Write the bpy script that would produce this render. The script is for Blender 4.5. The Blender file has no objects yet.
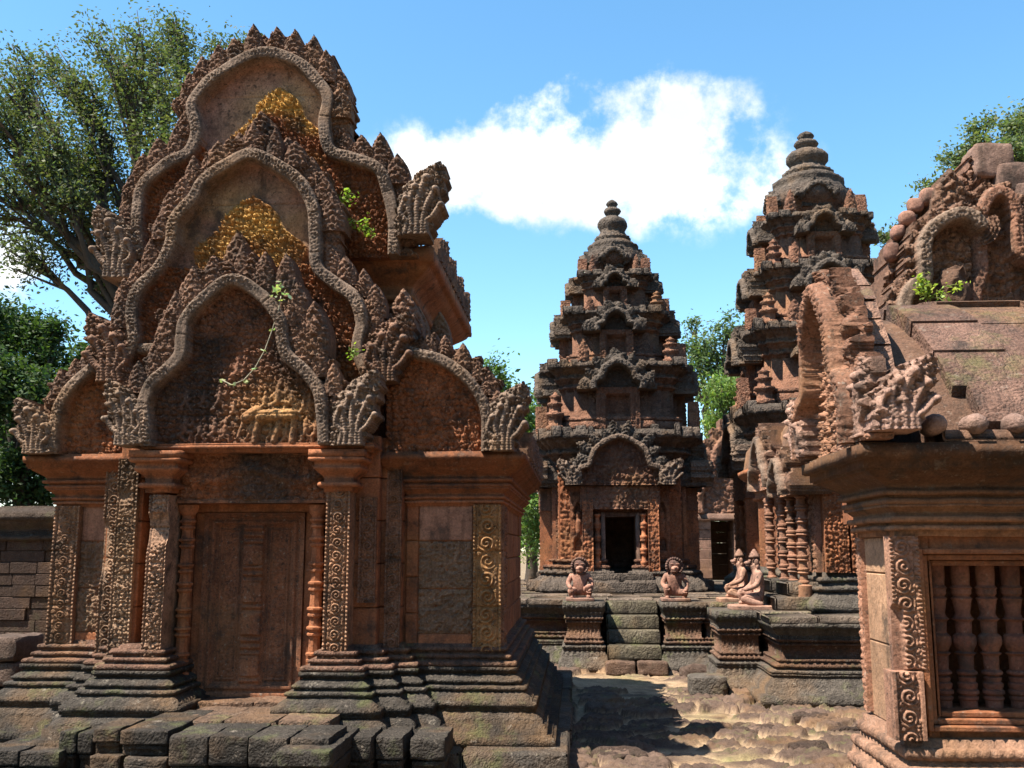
import bpy, math, random
import numpy as np
from math import radians, sin, cos, pi, sqrt, atan2
from mathutils import Vector, Matrix

SC = bpy.context.scene
COL = SC.collection
rng = np.random.default_rng(7)
random.seed(7)

# ------------------------------------------------------------------ camera
CAM_Z = 1.6
FPX = 1000.0
TH = math.atan(0.164)                 # looking up
PS = math.atan(0.066 * cos(TH))       # turned a little to the left of the temple axis
cam = bpy.data.cameras.new('camera')
cam.sensor_width = 36.0
cam.lens = FPX * 36.0 / 1024.0
cam.clip_end = 2000
cam_o = bpy.data.objects.new('camera', cam)
COL.objects.link(cam_o)
cam_o.location = (0, 0, CAM_Z)
cam_o.rotation_euler = (pi / 2 + TH, 0, PS)
SC.camera = cam_o

# ------------------------------------------------------------------ sun + sky
TO_SUN = Vector((-0.50, -0.27, 1.0)).normalized()
SUN_STRENGTH = 5.0
SKY_STRENGTH = 0.075
SC.view_settings.view_transform = 'Standard'
SC.view_settings.look = 'None'
SC.view_settings.gamma = 1.0
SC.view_settings.use_curve_mapping = False
SC.view_settings.exposure = 1.62

sun = bpy.data.lights.new('sun', 'SUN')
sun.energy = SUN_STRENGTH
sun.angle = radians(0.5)
sun.color = (1.0, 0.93, 0.82)
sun_o = bpy.data.objects.new('sun', sun)
COL.objects.link(sun_o)
sun_o.rotation_euler = TO_SUN.to_track_quat('Z', 'Y').to_euler()
sun_o.location = (-20, -10, 30)

_F = np.array((-sin(PS) * cos(TH), cos(PS) * cos(TH), sin(TH)))
_R = np.array((cos(PS), sin(PS), 0.0))
_U = np.array((sin(PS) * sin(TH), -cos(PS) * sin(TH), cos(TH)))


def ray(px, py):
    return _F + (px - 512.0) / FPX * _R + (384.0 - py) / FPX * _U


def P(px, py, Y):
    d = ray(px, py)
    t = Y / d[1]
    return np.array((d[0] * t, Y, CAM_Z + d[2] * t))


def PXl(px, py, X):
    d = ray(px, py)
    t = X / d[0]
    return np.array((X, d[1] * t, CAM_Z + d[2] * t))


def xz(pts, Y):
    return [(P(a, b, Y)[0], P(a, b, Y)[2]) for a, b in pts]


def build_world():
    w = bpy.data.worlds.new('World')
    SC.world = w
    w.use_nodes = True
    nt = w.node_tree
    N, L = nt.nodes, nt.links
    for n in list(N):
        N.remove(n)
    out = N.new('ShaderNodeOutputWorld')
    bg = N.new('ShaderNodeBackground')
    bg.inputs['Strength'].default_value = SKY_STRENGTH
    sky = N.new('ShaderNodeTexSky')
    sky.sky_type = 'NISHITA'
    sky.sun_disc = False
    sky.sun_elevation = math.asin(TO_SUN.z)
    sky.sun_rotation = atan2(TO_SUN.x, TO_SUN.y)
    sky.air_density = 1.0
    sky.dust_density = 0.35
    sky.ozone_density = 2.2
    hsv = N.new('ShaderNodeHueSaturation')
    hsv.inputs['Hue'].default_value = 0.488
    hsv.inputs['Saturation'].default_value = 1.18
    hsv.inputs['Value'].default_value = 1.28
    L.new(sky.outputs[0], hsv.inputs['Color'])
    tc = N.new('ShaderNodeTexCoord')

    def vm(op, a, b=None):
        n = N.new('ShaderNodeVectorMath')
        n.operation = op
        for k, x in enumerate((a, b)):
            if x is None:
                continue
            if isinstance(x, (tuple, list, np.ndarray)):
                n.inputs[k].default_value = tuple(float(q) for q in x)
            else:
                L.new(x, n.inputs[k])
        return n

    def ma(op, a, b=None, clamp=False):
        n = N.new('ShaderNodeMath')
        n.operation = op
        n.use_clamp = clamp
        for k, x in enumerate((a, b)):
            if x is None:
                continue
            if isinstance(x, (int, float)):
                n.inputs[k].default_value = x
            else:
                L.new(x, n.inputs[k])
        return n.outputs[0]

    nz = N.new('ShaderNodeTexNoise')
    nz.inputs['Scale'].default_value = 8.5
    nz.inputs['Detail'].default_value = 9.0
    nz.inputs['Roughness'].default_value = 0.62
    L.new(tc.outputs['Generated'], nz.inputs['Vector'])
    total = None
    # cloud banks in the sky, each a soft direction lobe broken up by noise: (px, py, width px, height px, weight)
    for (px, py, wx, wy, amp) in ((585, 145, 130, 62, 1.25), (490, 165, 120, 40, 1.0), (700, 185, 120, 48, 1.15), (610, 95, 95, 32, 0.8), (720, 105, 40, 22, .6),
                                  (10, 285, 55, 30, 1.15), (455, 205, 70, 22, .95), (-170, 200, 160, 60, 1.0), (1300, 200, 200, 60, 1.), (520, 4, 26, 8, .5), (437, 42, 14, 8, .45)):
        c = ray(px, py)
        ln = np.linalg.norm(c)
        c = c / ln
        dv = vm('SUBTRACT', tc.outputs['Generated'], c)
        a = N.new('ShaderNodeVectorMath'); a.operation = 'DOT_PRODUCT'
        L.new(dv.outputs[0], a.inputs[0]); a.inputs[1].default_value = tuple(_R * (FPX * ln / wx))
        b = N.new('ShaderNodeVectorMath'); b.operation = 'DOT_PRODUCT'
        L.new(dv.outputs[0], b.inputs[0]); b.inputs[1].default_value = tuple(_U * (FPX * ln / wy))
        f = N.new('ShaderNodeVectorMath'); f.operation = 'DOT_PRODUCT'
        L.new(tc.outputs['Generated'], f.inputs[0]); f.inputs[1].default_value = tuple(c)
        aa = ma('MULTIPLY', a.outputs['Value'], a.outputs['Value'])
        bb = ma('MULTIPLY', b.outputs['Value'], b.outputs['Value'])
        r2 = ma('ADD', aa, bb)
        g = ma('POWER', 2.718, ma('MULTIPLY', r2, -0.8))
        g = ma('MULTIPLY', ma('MULTIPLY', g, amp * 0.57), ma('GREATER_THAN', f.outputs['Value'], 0.2))
        total = g if total is None else ma('ADD', total, g)
    nn = ma('MULTIPLY', ma('SUBTRACT', nz.outputs['Fac'], 0.5), 5.2)
    dens = ma('SUBTRACT', ma('ADD', total, ma('MULTIPLY', nn, ma('MINIMUM', ma('MULTIPLY', total, 1.5), 0.85))), 0.36)
    mr = N.new('ShaderNodeMapRange')
    mr.interpolation_type = 'SMOOTHSTEP'
    mr.inputs['From Min'].default_value = 0.0
    mr.inputs['From Max'].default_value = 0.75
    L.new(dens, mr.inputs['Value'])
    n2 = N.new('ShaderNodeTexNoise')
    n2.inputs['Scale'].default_value = 14.0
    n2.inputs['Detail'].default_value = 6.0
    L.new(tc.outputs['Generated'], n2.inputs['Vector'])
    cr = N.new('ShaderNodeValToRGB')
    cr.color_ramp.elements[0].position = 0.3
    cr.color_ramp.elements[0].color = (4.3, 4.7, 5.2, 1)
    cr.color_ramp.elements[1].position = 0.6
    cr.color_ramp.elements[1].color = (6.6, 6.6, 6.5, 1)
    L.new(n2.outputs['Fac'], cr.inputs[0])
    mx = N.new('ShaderNodeMixRGB')
    L.new(mr.outputs[0], mx.inputs[0])
    L.new(hsv.outputs[0], mx.inputs[1])
    L.new(cr.outputs[0], mx.inputs[2])
    L.new(mx.outputs[0], bg.inputs['Color'])
    L.new(bg.outputs[0], out.inputs[0])


build_world()

# ------------------------------------------------------------------ materials
def stone(name, lichen=0.5, bump=0.5, bscale=45.0, carve=0.0, cscale=14.0, joints=None, moss=0.0, rough=0.92, gain=0.66, pale=0.25, mott=0.3, spots=0.0):
    m = bpy.data.materials.new(name)
    m.use_nodes = True
    nt = m.node_tree
    N, L = nt.nodes, nt.links
    bs = N['Principled BSDF']
    bs.inputs['Roughness'].default_value = rough
    bs.inputs['Specular IOR Level'].default_value = 0.15
    at = N.new('ShaderNodeAttribute'); at.attribute_name = 'tint'
    ge = N.new('ShaderNodeNewGeometry')
    pos = ge.outputs['Position']

    def noise(scale, detail=4, rgh=0.6, vec=pos):
        n = N.new('ShaderNodeTexNoise')
        n.inputs['Scale'].default_value = scale
        n.inputs['Detail'].default_value = detail
        n.inputs['Roughness'].default_value = rgh
        L.new(vec, n.inputs['Vector'])
        return n.outputs['Fac']

    def mapr(x, a, b, c=0.0, d=1.0):
        n = N.new('ShaderNodeMapRange')
        n.inputs['From Min'].default_value = a
        n.inputs['From Max'].default_value = b
        n.inputs['To Min'].default_value = c
        n.inputs['To Max'].default_value = d
        L.new(x, n.inputs['Value'])
        return n.outputs[0]

    def mix(f, a, b, blend='MIX'):
        n = N.new('ShaderNodeMixRGB'); n.blend_type = blend
        for k, x in enumerate((f, a, b)):
            if isinstance(x, (int, float)):
                n.inputs[k].default_value = x
            elif isinstance(x, tuple):
                n.inputs[k].default_value = x + (1,) if len(x) == 3 else x
            else:
                L.new(x, n.inputs[k])
        return n.outputs[0]

    n1 = noise(2.3, 5)
    n2 = noise(11.0, 5, 0.65)
    n3 = noise(70.0, 3)
    c = at.outputs['Color']
    c = mix(1.0, c, mapr(n1, 0.25, 0.75, 0.7 * gain, 1.3 * gain), 'MULTIPLY')
    c = mix(1.0, c, mapr(n2, 0.25, 0.75, 0.68, 1.3), 'MULTIPLY')
    c = mix(1.0, c, mapr(n3, 0.25, 0.75, 1 - mott, 1 + mott), 'MULTIPLY')
    c = mix(mapr(noise(28.0, 5, 0.7), 0.56, 0.64, 0, spots), c, (0.030, 0.024, 0.020))
    c = mix(mapr(noise(33.0, 5, 0.7), 0.60, 0.68, 0, spots), c, (0.26, 0.21, 0.165))
    # hue drift of the sandstone: ochre veins
    c = mix(mapr(noise(1.3, 3), 0.52, 0.72, 0, 0.35), c, (0.25, 0.13, 0.05))
    # rain streaks and black lichen
    mp = N.new('ShaderNodeMapping'); mp.inputs['Scale'].default_value = (5.0, 5.0, 0.7)
    L.new(pos, mp.inputs['Vector'])
    st = noise(1.6, 5, 0.6, mp.outputs[0])
    c = mix(mapr(st, 0.56, 0.72, 0, 0.75 * lichen), c, (0.030, 0.023, 0.018))
    c = mix(mapr(noise(4.2, 6, 0.7), 0.53, 0.66, 0, 0.8 * lichen), c, (0.033, 0.028, 0.024))
    c = mix(mapr(noise(8.0, 6, 0.75), 0.60, 0.70, 0, pale), c, (0.24, 0.205, 0.165))
    if moss > 0:
        c = mix(mapr(noise(3.0, 5, 0.7), 0.55, 0.68, 0, moss), c, (0.13, 0.15, 0.045))
    h = noise(bscale, 6, 0.7)
    if carve > 0:
        vo = N.new('ShaderNodeTexVoronoi')
        vo.feature = 'SMOOTH_F1'
        vo.inputs['Scale'].default_value = cscale
        dn = N.new('ShaderNodeTexNoise'); dn.inputs['Scale'].default_value = 6.0
        L.new(pos, dn.inputs['Vector'])
        vv = N.new('ShaderNodeVectorMath'); vv.operation = 'MULTIPLY_ADD'
        L.new(dn.outputs['Color'], vv.inputs[0]); vv.inputs[1].default_value = (0.12, 0.12, 0.12); L.new(pos, vv.inputs[2])
        L.new(vv.outputs[0], vo.inputs['Vector'])
        vo2 = N.new('ShaderNodeTexVoronoi')
        vo2.inputs['Scale'].default_value = cscale * 2.3
        L.new(vv.outputs[0], vo2.inputs['Vector'])
        s = N.new('ShaderNodeMath'); s.operation = 'MULTIPLY_ADD'
        L.new(vo.outputs['Distance'], s.inputs[0]); s.inputs[1].default_value = -1.2; L.new(h, s.inputs[2])
        s2 = N.new('ShaderNodeMath'); s2.operation = 'MULTIPLY_ADD'
        L.new(vo2.outputs['Distance'], s2.inputs[0]); s2.inputs[1].default_value = -0.8; L.new(s.outputs[0], s2.inputs[2])
        b1 = N.new('ShaderNodeBump'); b1.inputs['Strength'].default_value = carve; b1.inputs['Distance'].default_value = 0.05
        L.new(s2.outputs[0], b1.inputs['Height'])
    bu = N.new('ShaderNodeBump'); bu.inputs['Strength'].default_value = bump; bu.inputs['Distance'].default_value = 0.02
    L.new(h, bu.inputs['Height'])
    if carve > 0:
        L.new(b1.outputs[0], bu.inputs['Normal'])
    L.new(bu.outputs[0], bs.inputs['Normal'])
    L.new(c, bs.inputs['Base Color'])
    return m


def leafmat(name, trans=0.35):
    m = bpy.data.materials.new(name)
    m.use_nodes = True
    nt = m.node_tree
    N, L = nt.nodes, nt.links
    bs = N['Principled BSDF']
    at = N.new('ShaderNodeAttribute'); at.attribute_name = 'tint'
    nz = N.new('ShaderNodeTexNoise'); nz.inputs['Scale'].default_value = 1.5
    ge = N.new('ShaderNodeNewGeometry'); L.new(ge.outputs['Position'], nz.inputs['Vector'])
    mr = N.new('ShaderNodeMapRange'); mr.inputs['From Min'].default_value = .3; mr.inputs['From Max'].default_value = .7
    mr.inputs['To Min'].default_value = .75; mr.inputs['To Max'].default_value = 1.25
    L.new(nz.outputs['Fac'], mr.inputs['Value'])
    mx = N.new('ShaderNodeMixRGB'); mx.blend_type = 'MULTIPLY'; mx.inputs[0].default_value = 1
    L.new(at.outputs['Color'], mx.inputs[1]); L.new(mr.outputs[0], mx.inputs[2])
    bs.inputs['Roughness'].default_value = 0.6
    bs.inputs['Specular IOR Level'].default_value = 0.2
    L.new(mx.outputs[0], bs.inputs['Base Color'])
    tr = N.new('ShaderNodeBsdfTranslucent')
    m2 = N.new('ShaderNodeMixRGB'); m2.blend_type = 'MULTIPLY'; m2.inputs[0].default_value = 1
    m2.inputs[2].default_value = (1.3, 1.5, 0.6, 1)
    L.new(mx.outputs[0], m2.inputs[1]); L.new(m2.outputs[0], tr.inputs['Color'])
    ms = N.new('ShaderNodeMixShader'); ms.inputs[0].default_value = trans
    L.new(bs.outputs[0], ms.inputs[1]); L.new(tr.outputs[0], ms.inputs[2])
    L.new(ms.outputs[0], N['Material Output'].inputs['Surface'])
    return m


MAT = {}
MAT['stone'] = stone('red_sandstone', lichen=0.95, bump=0.5, bscale=38, spots=.35)
MAT['carved'] = stone('carved_sandstone', lichen=0.75, spots=.4, bump=0.35, bscale=60, carve=0.25, cscale=30)
MAT['relief'] = stone('relief_sandstone', lichen=0.9, bump=0.5, bscale=60, mott=.45, spots=.75)
MAT['tower'] = stone('tower_sandstone', lichen=0.9, spots=.5, bump=0.5, bscale=22, carve=0.6, cscale=14)
MAT['tower_wall'] = stone('tower_wall_sandstone', lichen=0.55, bump=0.4, bscale=25, carve=0.6, cscale=15, spots=.4)
MAT['base'] = stone('lichen_covered_sandstone', lichen=0.85, spots=.5, bump=0.5, bscale=30, carve=0.45, cscale=24, moss=0.3, pale=0.6)
MAT['laterite'] = stone('laterite', lichen=0.4, bump=1.0, bscale=28, carve=0.5, cscale=45, moss=0.1)
MAT['ground'] = stone('sandy_ground', lichen=0.15, bump=0.8, bscale=25, moss=0.35, pale=0.12)
MAT['statue'] = stone('pink_sandstone', lichen=0.9, spots=.8, bump=0.35, bscale=40, pale=0.1)
MAT['bark'] = stone('bark', lichen=0.3, bump=0.6, bscale=20, pale=.3)
MAT['leaf'] = leafmat('leaves')

# albedos
RED = (0.38, 0.145, 0.068)
PINK = (0.47, 0.235, 0.150)
BROWN = (0.200, 0.112, 0.074)
GREY = (0.225, 0.155, 0.112)
DGREY = (0.095, 0.080, 0.066)
OCHRE = (0.60, 0.36, 0.10)
LATER = (0.40, 0.245, 0.155)

# ------------------------------------------------------------------ objects
ORG = {}


def thing(name, label, cat, loc=(0, 0, 0), group=None, kind=None):
    o = bpy.data.objects.new(name, None)
    COL.objects.link(o)
    o.location = loc
    o['label'] = label
    o['category'] = cat
    if group:
        o['group'] = group
    if kind:
        o['kind'] = kind
    ORG[o] = np.array(loc, float)
    return o


def tag(o, label, cat, group=None, kind=None):
    o['label'] = label
    o['category'] = cat
    if group:
        o['group'] = group
    if kind:
        o['kind'] = kind
    return o


def dup(root, loc=None, label=None, group=None):
    r = root.copy()
    COL.objects.link(r)
    if loc is not None:
        r.location = loc
    if label:
        r['label'] = label
    if group:
        r['group'] = group
    for ch in list(root.children):
        c = ch.copy()
        COL.objects.link(c)
        c.parent = r
        for g in ch.children:
            d = g.copy()
            COL.objects.link(d)
            d.parent = c
    return r


# value noise ---------------------------------------------------------------
def _h3(i, j, k, s):
    x = np.sin(i * 127.1 + j * 311.7 + k * 74.7 + s * 19.19) * 43758.5453
    return x - np.floor(x)


def vnoise(p, scale, seed=0):
    q = p * scale
    f = np.floor(q)
    t = q - f
    t = t * t * (3 - 2 * t)
    i, j, k = f[..., 0], f[..., 1], f[..., 2]
    r = 0
    for a in (0, 1):
        wa = t[..., 0] if a else 1 - t[..., 0]
        for b in (0, 1):
            wb = t[..., 1] if b else 1 - t[..., 1]
            for c in (0, 1):
                wc = t[..., 2] if c else 1 - t[..., 2]
                r = r + wa * wb * wc * _h3(i + a, j + b, k + c, seed)
    return r * 2 - 1


class M:
    """collects geometry of one mesh, with an albedo per vertex"""

    def __init__(s):
        s.v, s.c, s.l, s.z, s.n = [], [], [], [], 0

    def add(s, v, faces, col):
        v = np.asarray(v, float).reshape(-1, 3)
        c = np.asarray(col, float)
        if c.ndim == 1:
            c = np.tile(c, (len(v), 1))
        s.v.append(v)
        s.c.append(c.reshape(-1, 3))
        if isinstance(faces, np.ndarray):
            faces = [faces]
        for f in faces:
            if isinstance(f, np.ndarray) and f.ndim == 2:
                if len(f):
                    s.l.append((f + s.n).ravel())
                    s.z.append(np.full(len(f), f.shape[1]))
            else:
                s.l.append(np.asarray(f) + s.n)
                s.z.append(np.array([len(f)]))
        s.n += len(v)

    def build(s, name, mat, parent=None, smooth=True, erode=0.0, escale=6.0, org=None, angle=None):
        V = np.concatenate(s.v)
        if erode:
            for k in range(3):
                V[:, k] += erode * (0.65 * vnoise(np.concatenate(s.v), escale, 3 + k) + 0.35 * vnoise(np.concatenate(s.v), escale * 2.7, 13 + k))
        o = org
        if o is None:
            o = ORG.get(parent, np.zeros(3)) if parent is not None else np.zeros(3)
        me = bpy.data.meshes.new(name)
        me.vertices.add(len(V))
        me.vertices.foreach_set('co', (V - o).astype(np.float32).ravel())
        L = np.concatenate(s.l).astype(np.int32)
        Z = np.concatenate(s.z).astype(np.int32)
        me.loops.add(len(L))
        me.loops.foreach_set('vertex_index', L)
        me.polygons.add(len(Z))
        st = np.zeros(len(Z), np.int32)
        st[1:] = np.cumsum(Z)[:-1]
        me.polygons.foreach_set('loop_start', st)
        me.update(calc_edges=True)
        me.validate()
        at = me.attributes.new('tint', 'FLOAT_COLOR', 'POINT')
        C = np.ones((len(V), 4), np.float32)
        C[:, :3] = np.concatenate(s.c)
        if len(me.vertices) == len(V):
            at.data.foreach_set('color', C.ravel())
        if smooth:
            me.polygons.foreach_set('use_smooth', np.ones(len(me.polygons), bool))
            if angle:
                me.set_sharp_from_angle(angle=radians(angle))
        me.materials.append(MAT[mat])
        ob = bpy.data.objects.new(name, me)
        COL.objects.link(ob)
        if parent is not None:
            ob.parent = parent
        else:
            ob.location = o
        ORG[ob] = o
        return ob

    # ---- primitives
    def box(s, x0, x1, y0, y1, z0, z1, col, ch=0.008, rot=0.0):
        c = np.array(((x0 + x1) / 2, (y0 + y1) / 2, (z0 + z1) / 2))
        h = np.array((abs(x1 - x0) / 2, abs(y1 - y0) / 2, abs(z1 - z0) / 2))
        ch = min(ch, h.min() * 0.45)
        v = []
        for sx in (-1, 1):
            for sy in (-1, 1):
                for sz in (-1, 1):
                    for a in range(3):
                        q = h - ch
                        q[a] = h[a]
                        v.append((sx * q[0], sy * q[1], sz * q[2]))
        v = np.array(v)
        if rot:
            v[:, :2] = np.stack((v[:, 0] * cos(rot) - v[:, 1] * sin(rot), v[:, 0] * sin(rot) + v[:, 1] * cos(rot)), 1)
        s.add(v + c, BOXF, col)

    def rblock(s, c, h, col, n=7, power=5.0, amp=0.012, scale=9.0, rot=0.0, seed=0):
        """rounded, weathered block"""
        g = np.linspace(-1, 1, n)
        A, B = np.meshgrid(g, g, indexing='ij')
        vs, fs, k = [], [], 0
        idx = np.arange(n * n).reshape(n, n)
        q = np.stack((idx[:-1, :-1], idx[1:, :-1], idx[1:, 1:], idx[:-1, 1:]), -1).reshape(-1, 4)
        for ax in range(3):
            for sg in (-1, 1):
                p = np.zeros((n, n, 3))
                p[..., ax] = sg
                p[..., (ax + 1) % 3] = A
                p[..., (ax + 2) % 3] = B
                p = p.reshape(-1, 3)
                r = (np.abs(p) ** power).sum(1) ** (1 / power)
                vs.append(p / r[:, None])
                fs.append((q if sg > 0 else q[:, ::-1]) + k)
                k += n * n
        v = np.concatenate(vs) * np.array(h)
        if rot:
            v[:, :2] = np.stack((v[:, 0] * cos(rot) - v[:, 1] * sin(rot), v[:, 0] * sin(rot) + v[:, 1] * cos(rot)), 1)
        v = v + np.array(c)
        w = v.copy()
        for a in range(3):
            v[:, a] += amp * (vnoise(w, scale, 31 + a + seed) + 0.5 * vnoise(w, scale * 2.5, 41 + a + seed))
        s.add(v, np.concatenate(fs), col)

    def loft(s, rings, col, cap=True, closed=True):
        R = np.array(rings)
        k, n = R.shape[0], R.shape[1]
        idx = np.arange(k * n).reshape(k, n)
        if closed:
            nx = np.roll(idx, -1, 1)
            a, b, c, d = idx[:-1], nx[:-1], nx[1:], idx[1:]
        else:
            a, b, c, d = idx[:-1, :-1], idx[:-1, 1:], idx[1:, 1:], idx[1:, :-1]
        f = np.stack((a, b, c, d), -1).reshape(-1, 4)
        fs = [f]
        if cap:
            fs.append(idx[0][::-1].copy())
            fs.append(idx[-1].copy())
        cc = np.asarray(col, float)
        if cc.ndim == 2:                       # a colour per ring
            cc = np.repeat(cc[:, None, :], n, 1).reshape(-1, 3)
        s.add(R.reshape(-1, 3), fs, cc)

    def lathe(s, cx, cy, prof, col, n=24, fn=None):
        a = np.linspace(0, 2 * pi, n, endpoint=False)
        rings = []
        for r, z in prof:
            rr = r * np.ones(n)
            if fn is not None:
                rr = rr * fn(a, z)
            rings.append(np.stack((cx + rr * np.cos(a), cy + rr * np.sin(a), z * np.ones(n)), 1))
        s.loft(rings, col)

    def tube(s, path, rad, col, n=6):
        p = np.array(path, float)
        r = np.array(rad, float) * np.ones(len(p))
        t = np.gradient(p, axis=0)
        t /= np.linalg.norm(t, axis=1)[:, None] + 1e-9
        ref = np.array((0.3, 0.2, 0.93)) if abs(t[0][2]) < 0.9 else np.array((1, 0.1, 0))
        rings = []
        for i in range(len(p)):
            u = np.cross(t[i], ref); u /= np.linalg.norm(u) + 1e-9
            w = np.cross(t[i], u)
            a = np.linspace(0, 2 * pi, n, endpoint=False)
            rings.append(p[i] + r[i] * (np.cos(a)[:, None] * u + np.sin(a)[:, None] * w))
        s.loft(rings, col)

    def moulding(s, poly, prof, col, seg=0.12, carve=None, cap=True):
        """a closed plan swept up a profile of (offset, z); offsets are mitred"""
        poly = np.array(poly, float)
        n = len(poly)
        e = np.roll(poly, -1, 0) - poly
        ln = np.linalg.norm(e, axis=1)
        nrm = np.stack((e[:, 1], -e[:, 0]), 1) / ln[:, None]     # outward for CCW
        prev = np.roll(nrm, 1, 0)
        mit = (nrm + prev)
        mit /= (1 + (nrm * prev).sum(1))[:, None]
        cnt = np.maximum(1, np.round(ln / seg).astype(int))
        T, I = [], []
        for i in range(n):
            for k in range(cnt[i]):
                T.append(k / cnt[i]); I.append(i)
        T, I = np.array(T), np.array(I)
        cum = np.concatenate(([0], np.cumsum(ln)))[:-1]
        S = cum[I] + T * ln[I]
        rings = []
        for (o, z) in prof:
            q = poly + mit * o
            q2 = np.roll(q, -1, 0)
            p = q[I] * (1 - T[:, None]) + q2[I] * T[:, None]
            if carve is not None:
                p = p + nrm[I] * (carve(S, z) * (T > 0))[:, None]
            rings.append(np.concatenate((p, np.full((len(p), 1), z)), 1))
        s.loft(rings, col, cap=cap)


def _boxf():
    def vid(sx, sy, sz, a):
        return ((sx * 2 + sy) * 2 + sz) * 3 + a
    q, t = [], []
    for sg in (0, 1):
        f = [vid(sg, 0, 0, 0), vid(sg, 1, 0, 0), vid(sg, 1, 1, 0), vid(sg, 0, 1, 0)]
        q.append(f if sg else f[::-1])
        f = [vid(0, sg, 0, 1), vid(0, sg, 1, 1), vid(1, sg, 1, 1), vid(1, sg, 0, 1)]
        q.append(f if sg else f[::-1])
        f = [vid(0, 0, sg, 2), vid(1, 0, sg, 2), vid(1, 1, sg, 2), vid(0, 1, sg, 2)]
        q.append(f if sg else f[::-1])
    for a in (0, 1):
        for b in (0, 1):
            q.append([vid(a, b, 0, 0), vid(a, b, 1, 0), vid(a, b, 1, 1), vid(a, b, 0, 1)])
            q.append([vid(a, 0, b, 0), vid(a, 1, b, 0), vid(a, 1, b, 2), vid(a, 0, b, 2)])
            q.append([vid(0, a, b, 1), vid(1, a, b, 1), vid(1, a, b, 2), vid(0, a, b, 2)])
    for a in (0, 1):
        for b in (0, 1):
            for c in (0, 1):
                t.append([vid(a, b, c, 0), vid(a, b, c, 1), vid(a, b, c, 2)])
    return [np.array(q), np.array(t)]


BOXF = _boxf()


def fix_normals(ob):
    import bmesh
    bm = bmesh.new()
    bm.from_mesh(ob.data)
    bmesh.ops.recalc_face_normals(bm, faces=bm.faces)
    bm.to_mesh(ob.data)
    bm.free()
    return ob


def prof(z, spec, o=0.0):
    """profile points from a stack: ('f',h,o) fillet, ('t',h,o) torus, ('c',h,o) curve to o"""
    pts = []
    cur = o
    for k, h, oo in spec:
        if k == 'f':
            pts += [(oo, z), (oo, z + h)]
            cur = oo
        elif k == 't':
            for a in np.linspace(-pi / 2, pi / 2, 7):
                pts.append((oo + cos(a) * h * 0.5, z + h * 0.5 + sin(a) * h * 0.5))
            cur = oo
        elif k == 'c':
            for a in np.linspace(0, 1, 6):
                w = a * a * (3 - 2 * a)
                pts.append((cur + (oo - cur) * w, z + h * a))
            cur = oo
        z += h
    return pts

# ------------------------------------------------------------------ carving toolbox (height fields)
def catmull(pts, k=8):
    p = np.array(pts, float)
    q = np.concatenate((p[:1] * 2 - p[1:2], p, p[-1:] * 2 - p[-2:-1]))
    out = []
    for i in range(1, len(q) - 2):
        for t in np.linspace(0, 1, k, endpoint=False):
            a, b, c, d = q[i - 1], q[i], q[i + 1], q[i + 2]
            out.append(0.5 * (2 * b + (c - a) * t + (2 * a - 5 * b + 4 * c - d) * t * t + (3 * b - a - 3 * c + d) * t ** 3))
    out.append(p[-1])
    return np.array(out)


def pdist(U, V, poly):
    """distance to a polyline and arc length of the nearest point"""
    best = np.full(U.shape, 1e9)
    S = np.zeros(U.shape)
    acc = 0.0
    for a, b in zip(poly[:-1], poly[1:]):
        e = b - a
        l = np.hypot(*e)
        if l < 1e-9:
            continue
        t = np.clip(((U - a[0]) * e[0] + (V - a[1]) * e[1]) / (l * l), 0, 1)
        d = np.hypot(U - a[0] - t * e[0], V - a[1] - t * e[1])
        m = d < best
        best = np.where(m, d, best)
        S = np.where(m, acc + t * l, S)
        acc += l
    return best, S


def pip(U, V, poly):
    ins = np.zeros(U.shape, bool)
    p = np.array(poly)
    for (x0, y0), (x1, y1) in zip(p, np.roll(p, -1, 0)):
        if y0 == y1:
            continue
        c = ((y0 > V) != (y1 > V)) & (U < (x1 - x0) * (V - y0) / (y1 - y0) + x0)
        ins ^= c
    return ins


def cells(u, v, s, seed=0):
    iu, iv = np.floor(u / s), np.floor(v / s)
    bd = np.full(u.shape, 1e9); f2 = np.full(u.shape, 1e9)
    bx = np.zeros(u.shape); by = np.zeros(u.shape); br = np.zeros(u.shape)
    for a in (-1, 0, 1):
        for b in (-1, 0, 1):
            i, j = iu + a, iv + b
            cx = (i + 0.15 + 0.7 * _h3(i, j, 0, seed)) * s
            cy = (j + 0.15 + 0.7 * _h3(i, j, 5, seed)) * s
            dx, dy = u - cx, v - cy
            d = np.hypot(dx, dy) / s
            m = d < bd
            f2 = np.where(m, bd, np.minimum(f2, d))
            bx = np.where(m, dx / s, bx); by = np.where(m, dy / s, by)
            br = np.where(m, _h3(i, j, 9, seed), br)
            bd = np.where(m, d, bd)
    return bd, bx, by, br, f2


def lumps(u, v, s, seed=0):
    d, dx, dy, r, f2 = cells(u, v, s, seed)
    a = np.arctan2(dy, dx)
    gap = np.clip((f2 - d) / 0.22, 0, 1)
    dome = np.clip(1 - (d / 0.72) ** 3, 0, 1) * gap
    sp = 0.5 + 0.5 * np.cos(2 * pi * d * 2.6 + np.where(r > 0.5, a, -a) + r * 6)
    return dome * (0.45 + 0.55 * sp) * (0.55 + 0.6 * r)


def foliage(u, v, s, seed=0):
    w = vnoise(np.stack((u, v, u * 0), -1), 2.2 / s * .3, seed) * s * .4
    return 0.8 * lumps(u + w, v - w, s, seed) + 0.3 * lumps(u + 3.1, v + 1.7, s * 0.5, seed + 5)


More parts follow.
